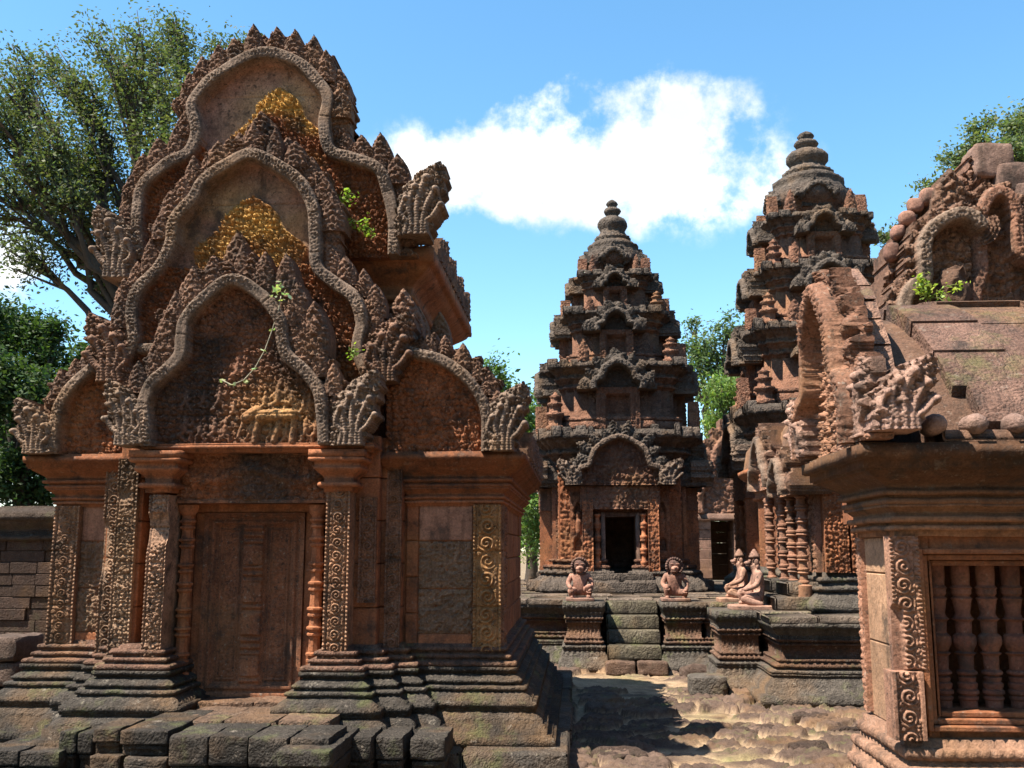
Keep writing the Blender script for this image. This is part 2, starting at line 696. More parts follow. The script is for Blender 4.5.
def scrolls(u, v, w, p, seed=0):
    """a vine of spirals up a band of half width w"""
    k = np.round(v / p)
    sg = np.where(np.mod(k, 2) > 0.5, 1.0, -1.0)
    dx, dy = (u - sg * w * 0.08) * sg, v - k * p
    d = np.hypot(dx, dy) / (min(w, p * 0.5))
    a = np.arctan2(dy, dx)
    sp = 0.5 + 0.5 * np.cos(2 * pi * d * 2.0 - a)
    h = np.where(d < 1.0, sp * np.clip(1.3 - d * 0.7, 0, 1), 0.0)
    edge = np.clip((d - 0.95) * 6, 0, 1)
    return np.maximum(h, edge * lumps(u, v, w * 0.55, seed) * 0.8)


def caps(U, V, lst):
    h = np.zeros(U.shape)
    for (x0, z0, x1, z1, r) in lst:
        ex, ez = x1 - x0, z1 - z0
        l2 = ex * ex + ez * ez + 1e-9
        t = np.clip(((U - x0) * ex + (V - z0) * ez) / l2, 0, 1)
        d2 = (U - x0 - t * ex) ** 2 + (V - z0 - t * ez) ** 2
        h = np.maximum(h, np.sqrt(np.clip(r * r - d2, 0, None)))
    return h


def figure(x, z, s, f=1, kind=0):
    """capsules of one small carved figure of height s: seated or striding, turned by f"""
    r = s * 0.085
    L = [(x, z + .86 * s, x, z + .92 * s, s * .10), (x, z + .98 * s, x, z + 1.08 * s, s * .05),
         (x, z + .45 * s, x, z + .70 * s, s * .13)]
    if kind == 0:
        L += [(x, z + .40 * s, x + f * .28 * s, z + .32 * s, r * 1.2), (x + f * .28 * s, z + .32 * s, x + f * .22 * s, z + .02 * s, r),
              (x, z + .38 * s, x - f * .26 * s, z + .22 * s, r * 1.2), (x - f * .26 * s, z + .22 * s, x - f * .05 * s, z + .08 * s, r)]
    else:
        L += [(x, z + .42 * s, x + f * .16 * s, z + .24 * s, r * 1.2), (x + f * .16 * s, z + .24 * s, x + f * .2 * s, z, r),
              (x, z + .42 * s, x - f * .14 * s, z + .22 * s, r * 1.2), (x - f * .14 * s, z + .22 * s, x - f * .28 * s, z + .03 * s, r)]
    L += [(x, z + .72 * s, x + f * .24 * s, z + .62 * s, r * .9), (x + f * .24 * s, z + .62 * s, x + f * .34 * s, z + .84 * s, r * .8),
          (x, z + .70 * s, x - f * .22 * s, z + .56 * s, r * .9), (x - f * .22 * s, z + .56 * s, x - f * .1 * s, z + .44 * s, r * .8)]
    return L


def frm(o, face='-y'):
    e = {'-y': ((1, 0, 0), (0, -1, 0)), '+y': ((-1, 0, 0), (0, 1, 0)), '-x': ((0, -1, 0), (-1, 0, 0)), '+x': ((0, 1, 0), (1, 0, 0))}[face]
    return (np.array(o, float), np.array(e[0], float), np.array((0., 0., 1.)), np.array(e[1], float))


def griduv(u0, u1, v0, v1, step):
    nu, nv = max(2, int(round((u1 - u0) / step)) + 1), max(2, int(round((v1 - v0) / step)) + 1)
    return np.meshgrid(np.linspace(u0, u1, nu), np.linspace(v0, v1, nv), indexing='ij')


def relief(m, U, V, H, mask, fr, back, col, cap=False):
    o, eu, ev, en = fr
    nu, nv = U.shape
    if mask is None:
        mask = np.ones(U.shape, bool)
    C = mask[:-1, :-1] & mask[1:, :-1] & mask[1:, 1:] & mask[:-1, 1:]
    if not C.any():
        return
    idx = np.arange(nu * nv).reshape(nu, nv)
    pos = o + U[..., None] * eu + V[..., None] * ev + H[..., None] * en
    bpos = o + U[..., None] * eu + V[..., None] * ev - back * en
    a, b, c, d = idx[:-1, :-1][C], idx[1:, :-1][C], idx[1:, 1:][C], idx[:-1, 1:][C]
    F = [np.stack((a, b, c, d), 1)]
    Cp = np.pad(C, 1)
    # edges along u at (i, j): cells (i, j-1) and (i, j)
    lo, hi = Cp[1:-1, :-1], Cp[1:-1, 1:]
    e1 = hi & ~lo
    i, j = np.nonzero(e1); F.append(np.stack((idx[i + 1, j], idx[i, j], idx[i, j] + nu * nv, idx[i + 1, j] + nu * nv), 1))
    e2 = lo & ~hi
    i, j = np.nonzero(e2); F.append(np.stack((idx[i, j], idx[i + 1, j], idx[i + 1, j] + nu * nv, idx[i, j] + nu * nv), 1))
    lo, hi = Cp[:-1, 1:-1], Cp[1:, 1:-1]
    e1 = hi & ~lo
    i, j = np.nonzero(e1); F.append(np.stack((idx[i, j], idx[i, j + 1], idx[i, j + 1] + nu * nv, idx[i, j] + nu * nv), 1))
    e2 = lo & ~hi
    i, j = np.nonzero(e2); F.append(np.stack((idx[i, j + 1], idx[i, j], idx[i, j] + nu * nv, idx[i, j + 1] + nu * nv), 1))
    if cap:
        F.append(np.stack((d, c, b, a), 1) + nu * nv)
    PV = np.concatenate((pos.reshape(-1, 3), bpos.reshape(-1, 3)))
    cc = np.asarray(col, float)
    if cc.ndim == 1:
        cc = np.tile(cc, (nu * nv, 1))
    else:
        cc = cc.reshape(-1, 3)
    CC = np.concatenate((cc, cc))
    parts = [[F[0]], F[1:5]] + ([[F[5]]] if cap else [])
    for k, fl in enumerate(parts):             # front, rim and back do not share vertices, so each keeps its own shading
        allf = np.concatenate(fl)
        if k == 1:
            allf4 = allf.reshape(-1)
            m.add(PV[allf4], np.arange(len(allf4)).reshape(-1, 4), CC[allf4])
            continue
        used = np.zeros(2 * nu * nv, bool)
        used[allf.ravel()] = True
        remap = np.cumsum(used) - 1
        m.add(PV[used], remap[allf], CC[used])


def lerpc(a, b, t):
    return np.asarray(a)[None, None, :] * (1 - t[..., None]) + np.asarray(b)[None, None, :] * t[..., None]


def pediment(m, uv, fr, zb, r=0.06, leaf=0.2, pitch=0.15, step=0.01, back=0.25, seed=0, fs=0.05, relief_amp=0.035,
             tymp=None, cols=(GREY, BROWN, RED), fh=0.13, cap=False, lean=0.0, minleaf=0.5, side=1.0):
    """a Khmer pediment: naga-body frame along uv (left foot, over the top, right foot), leaves outside it, a carved tympanum inside"""
    pl = catmull(uv, 8)
    lo, hi = pl.min(0) - leaf * 1.25 - r, pl.max(0) + leaf * 1.25 + r
    U, V = griduv(lo[0], hi[0], max(lo[1], zb), hi[1], step)
    d, S = pdist(U, V, pl)
    inside = pip(U, V, np.concatenate((pl, [[pl[-1][0], zb - 1], [pl[0][0], zb - 1]])))
    rr = r * (0.94 + 0.1 * vnoise(np.stack((U, V, U * 0), -1), 5.0, seed))
    infr = d < rr
    q = np.clip(d / rr, 0, 1)
    sd = np.where(inside, -q, q)
    body = (1 - q ** 6) * 0.35 * r
    rim = np.exp(-((np.abs(sd) - 0.80) / 0.10) ** 2) * 0.42 * r + np.exp(-((np.abs(sd) - 0.5) / 0.08) ** 2) * 0.22 * r
    scal = np.abs(np.cos(pi * (S / (r * 0.55) + np.abs(sd) * 1.2)))
    wear = np.clip(0.8 + 1.1 * vnoise(np.stack((U, V, U * 0), -1), 4.0, seed + 8), 0.1, 1)
    jt = np.abs(np.mod(S + 3 * r, 0.36 * (r / .06)) - .18 * (r / .06))
    hfr = fh + body + (rim + (q < 0.45) * scal * 0.26 * r + (q < .72) * foliage(U, V, r * 0.55, seed + 2) * 0.50 * r) * wear - .25 * r * np.exp(-(jt / (.06 * r)) ** 2)
    # leaves
    x = d - rr
    H = np.where(infr, hfr, 0.0)
    mask = infr | inside
    vt = np.clip((V - pl[:, 1].min()) / (np.ptp(pl[:, 1]) + 1e-6), 0, 1)
    lf = leaf * (side + (1 - side) * np.clip((vt - .5) / .3, 0, 1))
    def row(off, sc, ph):
        t = S / pitch + ph
        k = np.floor(t)
        f = (t - k - 0.5) * pitch
        Lk = lf * sc * (minleaf + (1.15 - minleaf) * _h3(k, k * 0 + off, k * 0, seed))
        xx = np.clip(x / Lk, 0, 1)
        w = 0.46 * pitch * (1 - xx ** 2.0) ** 0.85 * (1 + 0.2 * np.sin(xx * pi) + .10 * np.cos(xx * 30)) * 1.02
        fb = f - (lean + .5 * (_h3(k, k * 0 + 3 + off, k * 0, seed) - .5)) * pitch * xx ** 2
        inl = (np.abs(fb) < w) & (x < Lk) & (x > -0.001)
        prof_ = np.sqrt(np.clip(1 - (fb / (w + 1e-6)) ** 2, 0, 1))
        rib = fb / (w + 1e-6)
        return inl, prof_, rib, xx
    in1, p1, r1, x1 = row(1, 1.0, 0.0)
    in2, p2, r2, x2 = row(2, 0.8, 0.5)
    strip = (x < lf * 0.34) & (x > -0.001)
    fo = foliage(U, V, fs, seed + 4)
    outl = (~inside) & (~infr)
    fo2 = foliage(U, V, fs * .62, seed + 6)
    def leafrelief(pr_, xx, fb_):
        vein = 0.5 + 0.5 * np.cos(2 * pi * (xx * 4.2 + np.abs(fb_) * 1.1))
        return pr_ * .05 + vein * .03 * pr_ + fo2 * relief_amp * .5
    h = np.full(U.shape, -0.05)
    h = np.where(in2, -0.045 + .8 * leafrelief(p2, x2, r2), h)
    h = np.where(strip, np.maximum(h, -.01 + fo * relief_amp * .8), h)
    h = np.where(in1, 0.01 + leafrelief(p1, x1, r1), h)
    H = np.where(outl, h, H)
    mask = mask | (outl & (in1 | in2 | strip))
    # tympanum
    ht, ct = (0.0 * U, np.tile(np.asarray(cols[2], float), U.shape + (1,))) if tymp is None else tymp(U, V, d)
    tin = inside & ~infr
    H = np.where(tin, ht, H)
    C = np.tile(np.asarray(cols[1], float), U.shape + (1,))
    C = np.where(infr[..., None], np.asarray(cols[0], float), C)
    C = np.where(tin[..., None], ct, C)
    relief(m, U, V, H, mask, fr, back, C, cap)


def naga(m, fr, u, v, w, h, f, step=0.01, back=0.12, seed=0, col=GREY, base=0.06):
    """the fan of naga heads rearing at the foot of a pediment; f = +1 leans to +u"""
    U, V = griduv(u - w * 0.95, u + w * 0.95, v, v + h * 1.1, step)
    a, b = (U - u) * f / w, (V - v) / h
    H = np.full(U.shape, -1.0)
    # crest: a flame shaped hood
    bend = -0.10 + 0.62 * b ** 2.2
    wid = np.interp(b, [0, .12, .3, .5, .7, .85, .95, 1.0, 1.2], [.42, .48, .46, .54, .52, .40, .24, .07, -.2])
    wid = wid * (1 + .08 * np.cos(b * 38 + np.sign(a - bend) * 1.2))
    e = np.abs(a - bend) / np.maximum(wid, 1e-3)
    mask = (e < 1) & (wid > 0)
    H = 0.02 + 0.05 * np.sqrt(np.clip(1 - e ** 2, 0, 1)) + foliage(U, V, w * .13, seed) * .07
    # necks fanning out of the body, each ending in a head
    for k, (a0, a1, a2, b2, r_) in enumerate(((-.28, -.40, -.30, .50, .075), (-.16, -.20, -.08, .66, .085), (.0, .02, .20, .78, .10), (.14, .22, .42, .62, .085), (.24, .38, .56, .40, .08))):
        pl = catmull([(a0, 0.02), (a0 * .9 + .02, .18), (a1, b2 * .62), (a2, b2)], 5)
        d, S = pdist(a * 1.0, b * h / w, pl * np.array((1, h / w)))
        d2 = np.hypot(a - a2 - .03, (b - b2) * h / w)
        t = np.sqrt(np.clip(1 - (d / r_) ** 2, 0, 1)) * .07 + .006 * np.cos(S * 90) * (d < r_)
        hd = np.sqrt(np.clip(1 - (d2 / (r_ * 1.25)) ** 2, 0, 1)) * .09
        H = np.where(d < r_, np.maximum(H, .05 + t), H)
        H = np.where(d2 < r_ * 1.25, np.maximum(H, .06 + hd), H)
        mask |= (d < r_) | (d2 < r_ * 1.25)
    mask &= b >= 0
    c = lerpc(np.array(col) * .8, np.array(col) * 1.25, np.clip(H / .16, 0, 1))
    relief(m, U, V, H * w / .34 + base, mask, fr, back, c)


def antefix(m, fr, u, v, w, h, step=None, back=0.06, col=BROWN, seed=0):
    step = step or w / 9
    U, V = griduv(u - w * 0.5, u + w * 0.5, v, v + h, step)
    b = (V - v) / h
    wid = 0.5 * w * (1 - b ** 2.2) ** 0.8 * (1 + 0.15 * np.sin(b * pi))
    q = np.abs(U - u) / (wid + 1e-6)
    mask = q <= 1.0
    H = 0.25 * w * np.sqrt(np.clip(1 - q ** 2, 0, 1)) + foliage(U, V, w * 0.2, seed) * 0.17 * w + .045 * w * np.cos(2 * pi * (b * (3.6 + (seed % 3)) + q * 1.1)) * (1 - q)
    relief(m, U, V, H, mask, fr, back, col, True)


def panel(m, fr, u0, u1, v0, v1, step, hfun, back=0.05, col=RED, mask=None):
    U, V = griduv(u0, u1, v0, v1, step)
    H = hfun(U, V)
    c = col(U, V, H) if callable(col) else col
    relief(m, U, V, H, None if mask is None else mask(U, V), fr, back, c)


def wallblocks(m, face_fr, u0, u1, v0, v1, rows, depth, col, cols=2, jit=0.006, seed=0, ch=0.008, var=0.12):
    """coursed stone blocks on a facing: face_fr gives the plane, blocks stand out of it by up to jit"""
    o, eu, ev, en = face_fr
    R = random.Random(seed)
    h = (v1 - v0) / rows
    for i in range(rows):
        n = max(1, cols + R.choice((-1, 0, 0, 1)) if cols > 1 else 1)
        cut = sorted([u0 + (u1 - u0) * (k + (R.uniform(-.2, .2) if 0 < k < n else 0)) / n for k in range(n + 1)])
        for a, b in zip(cut[:-1], cut[1:]):
            j = R.uniform(-jit, jit)
            g = 0.0025
            c = np.array(col) * R.uniform(1 - var, 1 + var)
            p0 = o + eu * (a + g) + ev * (v0 + i * h + g) - en * depth
            p1 = o + eu * (b - g) + ev * (v0 + (i + 1) * h - g) + en * j
            lo, hi = np.minimum(p0, p1), np.maximum(p0, p1)
            m.box(lo[0], hi[0], lo[1], hi[1], lo[2], hi[2], c, ch)


def crest(m, uv, y, r, pitch, w, h, seed, col, vmin=-1e9, step=.0075):
    """upright carved leaves standing in a row along the outside of a pediment frame"""
    R = random.Random(seed)
    pl = catmull(uv, 8)
    sl = np.hypot(*np.diff(pl, axis=0).T)
    S = np.concatenate(([0], np.cumsum(sl)))
    n = int(S[-1] / pitch)
    for k in range(n + 1):
        s = min(S[-1], (k + .5) * S[-1] / (n + 1))
        i = min(np.searchsorted(S, s), len(pl) - 1)
        p = pl[i]
        t = pl[min(i + 1, len(pl) - 1)] - pl[max(i - 1, 0)]
        nv = np.array((-t[1], t[0])) / (np.hypot(*t) + 1e-9)
        q = p + nv * r * .9
        if p[1] < vmin or nv[1] < -.25:
            continue
        hh = h * R.uniform(.75, 1.15)
        ww = w * R.uniform(.85, 1.12)
        antefix(m, frm((0, y - R.uniform(.0, .05), 0)), q[0] + nv[0] * .06, q[1] - hh * .18 * (1 - abs(nv[0]) * .0), ww, hh, step, .10, np.array(col) * R.uniform(.8, 1.2), seed + k)

# ------------------------------------------------------------------ setting: ground and courtyard
def build_ground():
    m = M()
    g = np.concatenate((np.linspace(-400, -30, 12), np.linspace(-24, 24, 33), np.linspace(30, 400, 12)))
    A, B = np.meshgrid(g, g, indexing='ij')
    Z = -0.05 + 0.02 * vnoise(np.stack((A, B, A * 0), -1), 0.7, 2)
    p = np.stack((A, B, Z), -1).reshape(-1, 3)
    n = len(g)
    idx = np.arange(n * n).reshape(n, n)
    m.add(p, np.stack((idx[:-1, :-1], idx[1:, :-1], idx[1:, 1:], idx[:-1, 1:]), -1).reshape(-1, 4), (0.26, 0.19, 0.12))
    o = m.build('ground', 'ground'); o['kind'] = 'structure'
    # the paved court: worn laterite pavers half buried in sand
    m = M()
    U, V = griduv(-6.5, 6.0, 2.5, 14.6, 0.022)
    w1 = 0.10 * vnoise(np.stack((U, V, U * 0), -1), 3.0, 5)
    w2 = 0.10 * vnoise(np.stack((U, V, U * 0), -1), 3.0, 6)
    d, dx, dy, r, f2 = cells((U + w1) * 0.85, (V + w2) * 1.1, 0.42, 11)
    e = np.clip((f2 - d - 0.10 - .05 * vnoise(np.stack((U, V, U * 0), -1), 9, 31)) / 0.10, 0, 1)
    e = e * e * (3 - 2 * e)
    nz = vnoise(np.stack((U, V, U * 0), -1), 1.1, 8)
    bury = np.clip(0.85 + 0.55 * nz + 0.7 * (r - 0.45) - .9 * np.exp(-((V - 12.6) / .55) ** 2), 0, 1)
    fine = vnoise(np.stack((U, V, U * 0), -1), 14, 9) * 0.5 + vnoise(np.stack((U, V, U * 0), -1), 31, 10) * 0.5
    hb = e * (0.035 + 0.05 * r) * bury
    H = hb + (fine + .7 * vnoise(np.stack((U, V, U * 0), -1), 60, 19)) * (0.004 + 0.020 * (hb > .02)) - 0.004
    H += 0.025 * vnoise(np.stack((U, V, U * 0), -1), 0.9, 12)
    t = np.clip((hb + .012 * vnoise(np.stack((U, V, U * 0), -1), 6, 21) - .004) / 0.022, 0, 1)
    sand = np.array((0.36, 0.25, 0.155)); later = np.array((0.115, 0.076, 0.057))
    C = sand * (1 - t[..., None]) + (later * (0.75 + 0.5 * r[..., None])) * t[..., None]
    mo = np.clip(vnoise(np.stack((U, V, U * 0), -1), 1.6, 14) * 2.0 - 0.6, 0, 1) * (1 - t) * 0.4
    C = C * (1 - mo[..., None]) + np.array((0.20, 0.22, 0.07)) * mo[..., None]
    fr = (np.array((0., 0., 0.)), np.array((1., 0, 0)), np.array((0, 1., 0)), np.array((0, 0, 1.)))
    relief(m, U, V, H, None, fr, 0.1, C)
    o = m.build('courtyard_paving', 'ground'); o['kind'] = 'structure'


build_ground()

# ------------------------------------------------------------------ the library shrine on the left
def build_library():
    YA, YD, YP = 7.85, 7.80, 7.45        # aisle wall, door plane, pilaster face
    BACK = 10.75
    Z0, ZB = 0.20, 0.88
    root = thing('temple_shrine', 'large carved sandstone shrine with a tall triple pediment above a closed stone door', 'shrine', (-2.45, YA, 0))
    X = lambda px, py, Y: P(px, py, Y)[0]
    Z = lambda py, Y, px=300: P(px, py, Y)[2]
    XL, XR = X(52, 590, YA), X(500, 590, YA)
    pl0, pl1 = X(126, 590, YP), X(163, 590, YP)        # left door pilaster
    pr0, pr1 = X(325, 590, YP), X(349, 590, YP)        # right door pilaster
    AX = (pl1 + pr0) / 2
    F = lambda y: frm((0, y, 0))

    # slab under everything
    m = M()
    R = random.Random(3)
    xs = -5.3
    xend = X(569, 739, 7.22)
    while xs < xend - 0.3:
        w = R.uniform(0.5, 0.95)
        x1 = min(xs + w, xend)
        if xend - x1 < 0.3:
            x1 = xend
        m.box(xs + .004, x1 - .004, 7.22 + R.uniform(-.03, .01), 8.2, 0.02, Z0 + R.uniform(-.012, .012), np.array(DGREY) * R.uniform(.85, 1.2), .02)
        xs = x1
    ys = 8.2
    while ys < 11.4:
        y1 = ys + R.uniform(.5, .9)
        m.box(-1.4, xend + R.uniform(-.02, .02), ys + .004, y1 - .004, 0.02, Z0 + R.uniform(-.01, .01), np.array(DGREY) * R.uniform(.85, 1.2), .02)
        ys = y1
    m.box(-5.3, -1.4, 8.2, 11.4, 0.02, Z0 - .01, DGREY)
    m.build('plinth', 'base', root, erode=.006, escale=9)

    # moulded plinths on either side of the door
    def bcarve(S, z):
        a = np.zeros(S.shape)
        if 0.37 < z < 0.44:
            a = 0.010 * np.abs(np.cos(S * pi / 0.08)) ** .5
        elif z > 0.5:
            a = 0.004 * np.cos(S * 2 * pi / 0.045)
        return a
    bprof = prof(Z0 - .02, [('f', .085, .43), ('f', .012, .405), ('f', .07, .365), ('f', .01, .335), ('c', .075, .27), ('f', .012, .285), ('f', .05, .29), ('f', .012, .255), ('c', .05, .20), ('t', .035, .20), ('f', .015, .165),
                            ('t', .03, .165), ('c', .04, .11), ('f', .012, .125), ('f', .03, .14), ('t', .04, .115), ('f', .015, .075), ('t', .03, .075), ('f', .02, .035), ('t', .035, .04), ('f', .02, .01), ('f', .01, .0)])
    left = [(XL, YA), (-3.62, YA), (-3.62, YA - .12), (-3.46, YA - .12), (-3.46, YA - .26), (pl0 - .02, YA - .26), (pl0 - .02, YP), (pl1, YP), (pl1, YD + .3), (pl1, BACK), (XL, BACK)]
    right = [(pr0, YD + .3), (pr0, YP), (pr1 + .02, YP), (pr1 + .02, YA - .26), (pr1 + .2, YA - .26), (pr1 + .2, YA - .12), (pr1 + .36, YA - .12), (pr1 + .36, YA), (XR, YA), (XR, BACK), (pr0, BACK)]
    bc = [np.array(DGREY) * (.55 if z < .36 else .75) * (1 if z < .72 else 1.2) + (np.array((.10, .03, .01)) if z > .72 else 0) for o, z in bprof]  # lower courses tinted darker for shade on the base fronts, redder near the top
    for poly in (left, right):
        m = M()
        m.moulding(poly, bprof, bc, seg=.018, carve=bcarve)
        m.build('base_moulding', 'base', root, erode=.005, escale=9)

    # loose-looking step blocks in front
    m = M()
    def blk(px0, px1, ytop, Yf, Yb, ztop, zbot, n=1, col=DGREY):
        x0, x1 = X(px0, ytop, Yf), X(px1, ytop, Yf)
        for k in range(n):
            a = x0 + (x1 - x0) * k / n; b = x0 + (x1 - x0) * (k + 1) / n
            j = R.uniform(-.015, .015)
            cc = np.array(col) * R.uniform(.42, .75)
            zs = ztop - max(.09, (ztop - zbot) * .42)
            m.rblock(((a + b) / 2, (Yf + Yb) / 2 + j, (ztop + zs) / 2 + R.uniform(-.006, .006)), ((b - a) / 2 - .004, (Yb - Yf) / 2, (ztop - zs) / 2), cc, 13, 26, .006, 12, seed=R.randint(0, 99))
            if zs - zbot > .03:
                m.rblock(((a + b) / 2, (Yf + Yb) / 2 + j + .03, (zs + zbot) / 2 - .004), ((b - a) / 2 - .014, (Yb - Yf) / 2, (zs - zbot) / 2), cc * .9, 13, 26, .006, 12, seed=R.randint(0, 99))
                m.rblock(((a + b) / 2, (Yf + Yb) / 2 + j + .012, zs - .02), ((b - a) / 2 - .006, (Yb - Yf) / 2, .018), cc, 9, 8, .004, 12, seed=R.randint(0, 99))
    blk(168, 330, 735, 6.35, 6.85, .44, .02, 4)                 # doorstep
    blk(168, 330, 735, 6.86, 7.75, .455, .02, 3, (.30, .19, .13))
    blk(195, 310, 705, 7.46, 7.75, .485, .40, 2, (.33, .19, .12))
    blk(118, 168, 735, 6.45, 7.3, .46, .30, 1)
    blk(122, 166, 750, 6.40, 7.3, .30, .02, 1)
    blk(275, 331, 738, 6.15, 7.0, .40, .22, 1)
    blk(278, 328, 758, 6.20, 7.0, .22, .02, 1)
    blk(92, 120, 728, 6.75, 7.4, .42, .25, 1); blk(90, 122, 745, 6.7, 7.4, .25, .02, 1)
    blk(60, 94, 722, 6.9, 7.4, .36, .02, 2)
    blk(332, 372, 728, 6.75, 7.2, .38, .02, 1)
    blk(375, 404, 720, 6.85, 7.3, .36, .02, 1); blk(410, 446, 716, 6.9, 7.4, .34, .02, 1)
    blk(-20, 60, 740, 6.8, 7.3, .25, .02, 2); blk(-60, 40, 760, 6.3, 6.85, .14, 0, 3); blk(40, 180, 768, 6.0, 6.5, .13, 0, 3)
    m.build('step', 'base', root)

    # body walls (cores)
    m = M()
    m.box(XL + .03, pl1 - .02, YA + .02, BACK - .02, ZB, 2.45, np.array(RED) * .9)
    m.box(pr0 + .02, XR - .03, YA + .02, BACK - .02, ZB, 2.45, np.array(RED) * .9)
    m.box(pl1 - .02, pr0 + .02, YD + .14, BACK - .05, .3, 2.45, np.array(RED) * .8)
    # stepped returns beside the pilasters
    for sgn, xe in ((-1, pl0), (1, pr1)):
        for k, (w, yf) in enumerate(((.18, YA - .24), (.34, YA - .11))):
            a, b = xe + sgn * (w - .18 if k else -0.02), xe + sgn * w
            wallblocks(m, F(yf), min(a, b), max(a, b), ZB - .05, 2.46, 5, YA - yf + .05, np.array(RED) * (.95 + .1 * k), 1, .006, 7 + k)
    m.build('wall', 'stone', root, angle=40)

    # aisle fronts: corner pilaster, plain stone, two laterite blocks
    wl0, wl1 = X(77, 590, YA), X(122, 590, YA)
    wr0, wr1 = X(418, 590, YA), X(473, 590, YA)
    zz = lambda py: Z(py, YA, 100)
    for a, b, s in ((wl0, wl1, 1), (wr0, wr1, 2)):
        m = M()
        z5, z4, z3, z2, z1 = zz(506), zz(541), zz(588), zz(632), zz(648)
        wallblocks(m, F(YA), a, b, z4, z5, 1, .1, np.array(PINK) * .75, 1, .004, s)
        wallblocks(m, F(YA), a, b, z1, z2, 1, .1, np.array(RED), 1, .004, s)
        wallblocks(m, F(YA), wl1 if s == 1 else pr1 + .35, -3.62 if s == 1 else a, z1, z5, 4, .1, np.array(RED) * .9, 1, .004, s)
        m.build('wall', 'stone', root, angle=40)
    for a, b in ((wl0, wl1), (wr0, wr1)):
        for z0, z1 in ((zz(632), zz(588)), (zz(588), zz(541))):
            m = M()
            Uu, Vv = griduv(a + .004, b - .004, z0 + .004, z1 - .004, .008)
            q = np.stack((Uu, Vv, Uu * 0), -1)
            ed = np.minimum(np.minimum(Uu - a, b - Uu), np.minimum(Vv - z0, z1 - Vv))
            H = -.012 + .010 * vnoise(q, 40, 4) + .012 * vnoise(q, 90, 5) + .012 * np.clip(ed / .02, 0, 1)
            dd = cells(Uu, Vv, .045, 3)[0]
            H -= .02 * np.clip(1 - dd / .33, 0, 1) * (cells(Uu, Vv, .045, 3)[3] > .35)
            relief(m, Uu, Vv, H, None, F(YA), .05, np.array(LATER) * 1.05)
            m.build('laterite_block', 'laterite', root)

    # side wall facing right, in courses, with a corner pilaster
    m = M()
    fx = frm((XR, 0, 0), '+x')
    wallblocks(m, fx, YA + .34, BACK, ZB, zz(506), 5, .1, np.array(RED) * .9, 5, .006, 5)
    m.build('wall', 'stone', root, angle=40)
    m = M()
    fxl = frm((XL, 0, 0), '-x')
    wallblocks(m, fxl, -BACK, -YA - .3, ZB, zz(506), 5, .1, np.array(RED) * .9, 5, .006, 6)
    m.build('wall', 'stone', root, angle=40)

    # carved pilasters --------------------------------------------------
    def pil(u0, u1, v0, v1, y, col, p=.115, kind='s', thick=.1, seed=0, dam=0.0, face=None, name='pilaster', lab=None, cut=None):
        m = M()
        w = (u1 - u0) / 2
        uc = (u0 + u1) / 2
        def hf(U, V):
            u = U - uc
            bw = min(.018, w * .16)
            b1 = (np.abs(u) > w - bw)
            inn = w - bw * 1.8
            if kind == 's':
                h = scrolls(u, V - v0, inn * .95, p, seed) * .036
            else:
                h = foliage(U, V, min(.05, w * .45), seed) * .045
            h = np.where(np.abs(u) > inn, -.004, h)
            h = np.where(b1, .020 + .006 * np.cos(V * 2 * pi / .03), h)
            q = np.stack((U, V, U * 0), -1)
            wear = np.clip(vnoise(q, 4, 70 + seed) + dam - .5, 0, 1)
            h = h * (1 - np.clip(wear * 3, 0, .8)) - wear * .06
            # joints between the drums
            for zj in np.arange(v0 + .33, v1 - .1, .42):
                h = h - .015 * np.exp(-((V - zj) / .006) ** 2)
            return h
        def cf(U, V, H):
            q = np.stack((U, V, U * 0), -1)
            t = 0.5 + 0.5 * vnoise(q, 2.2, 50 + seed)
            return lerpc(np.array(col) * .7, np.array(col) * 1.2, t)
        panel(m, face or frm((0, y, 0)), u0, u1, v0, v1, .0065, hf, thick, cf, cut)
        o = m.build(name, 'relief', root)
        if lab:
            o['label'] = lab
        return o
    z506, z648 = zz(506), zz(648)
    pil(XL - .0, wl0, z648, z506, YA - .03, (.36, .20, .12), p=.085, seed=1)
    pil(wr1 + .005, XR + .01, z648, z506, YA - .035, (.42, .215, .09), p=.135, seed=2, lab='ochre corner pilaster carved with a column of scrolls')
    pil(YA + .0, YA + .33, z648, z506, 0, (.30, .15, .09), p=.13, seed=9, face=frm((XR + .01, 0, 0), '+x'))
    pil(pl0 - .335, pl0 - .185, z648 - .05, zz(460), YA - .125, (.33, .20, .125), p=.10, seed=3, thick=.2)
    pil(pl0 - .175, pl0 - .012, z648 - .08, zz(462), YA - .26, (.34, .21, .13), kind='f', seed=4, thick=.2)
    # door pilasters, the left one broken away in places
    pil(X(147, 580, YP), pl1 + .02, Z(688, YP, 150), Z(495, YP, 150), YP - .02, (.38, .22, .14), kind='f', seed=5, thick=.30, dam=.12)
    pil(pr0, pr1, Z(688, YP, 340), Z(488, YP, 340), YP - .02, (.38, .20, .115), p=.095, seed=6, thick=.34, dam=.05)
    # scroll strips on the stepped returns, right side
    pil(pr1 + .215, pr1 + .335, zz(655), zz(452), YA - .13, (.29, .145, .09), p=.12, seed=7, thick=.05)
    pil(pr1 + .035, pr1 + .165, zz(600), zz(500), YA - .255, (.29, .145, .09), p=.14, seed=8, thick=.05)

    # pilaster bases and capitals
    def sqstack(m, x0, x1, y0, y1, pr, col):
        m.moulding([(x0, y0), (x1, y0), (x1, y1), (x0, y1)], pr, col, seg=.03, carve=lambda S, z: .003 * np.cos(S * 2 * pi / .04))
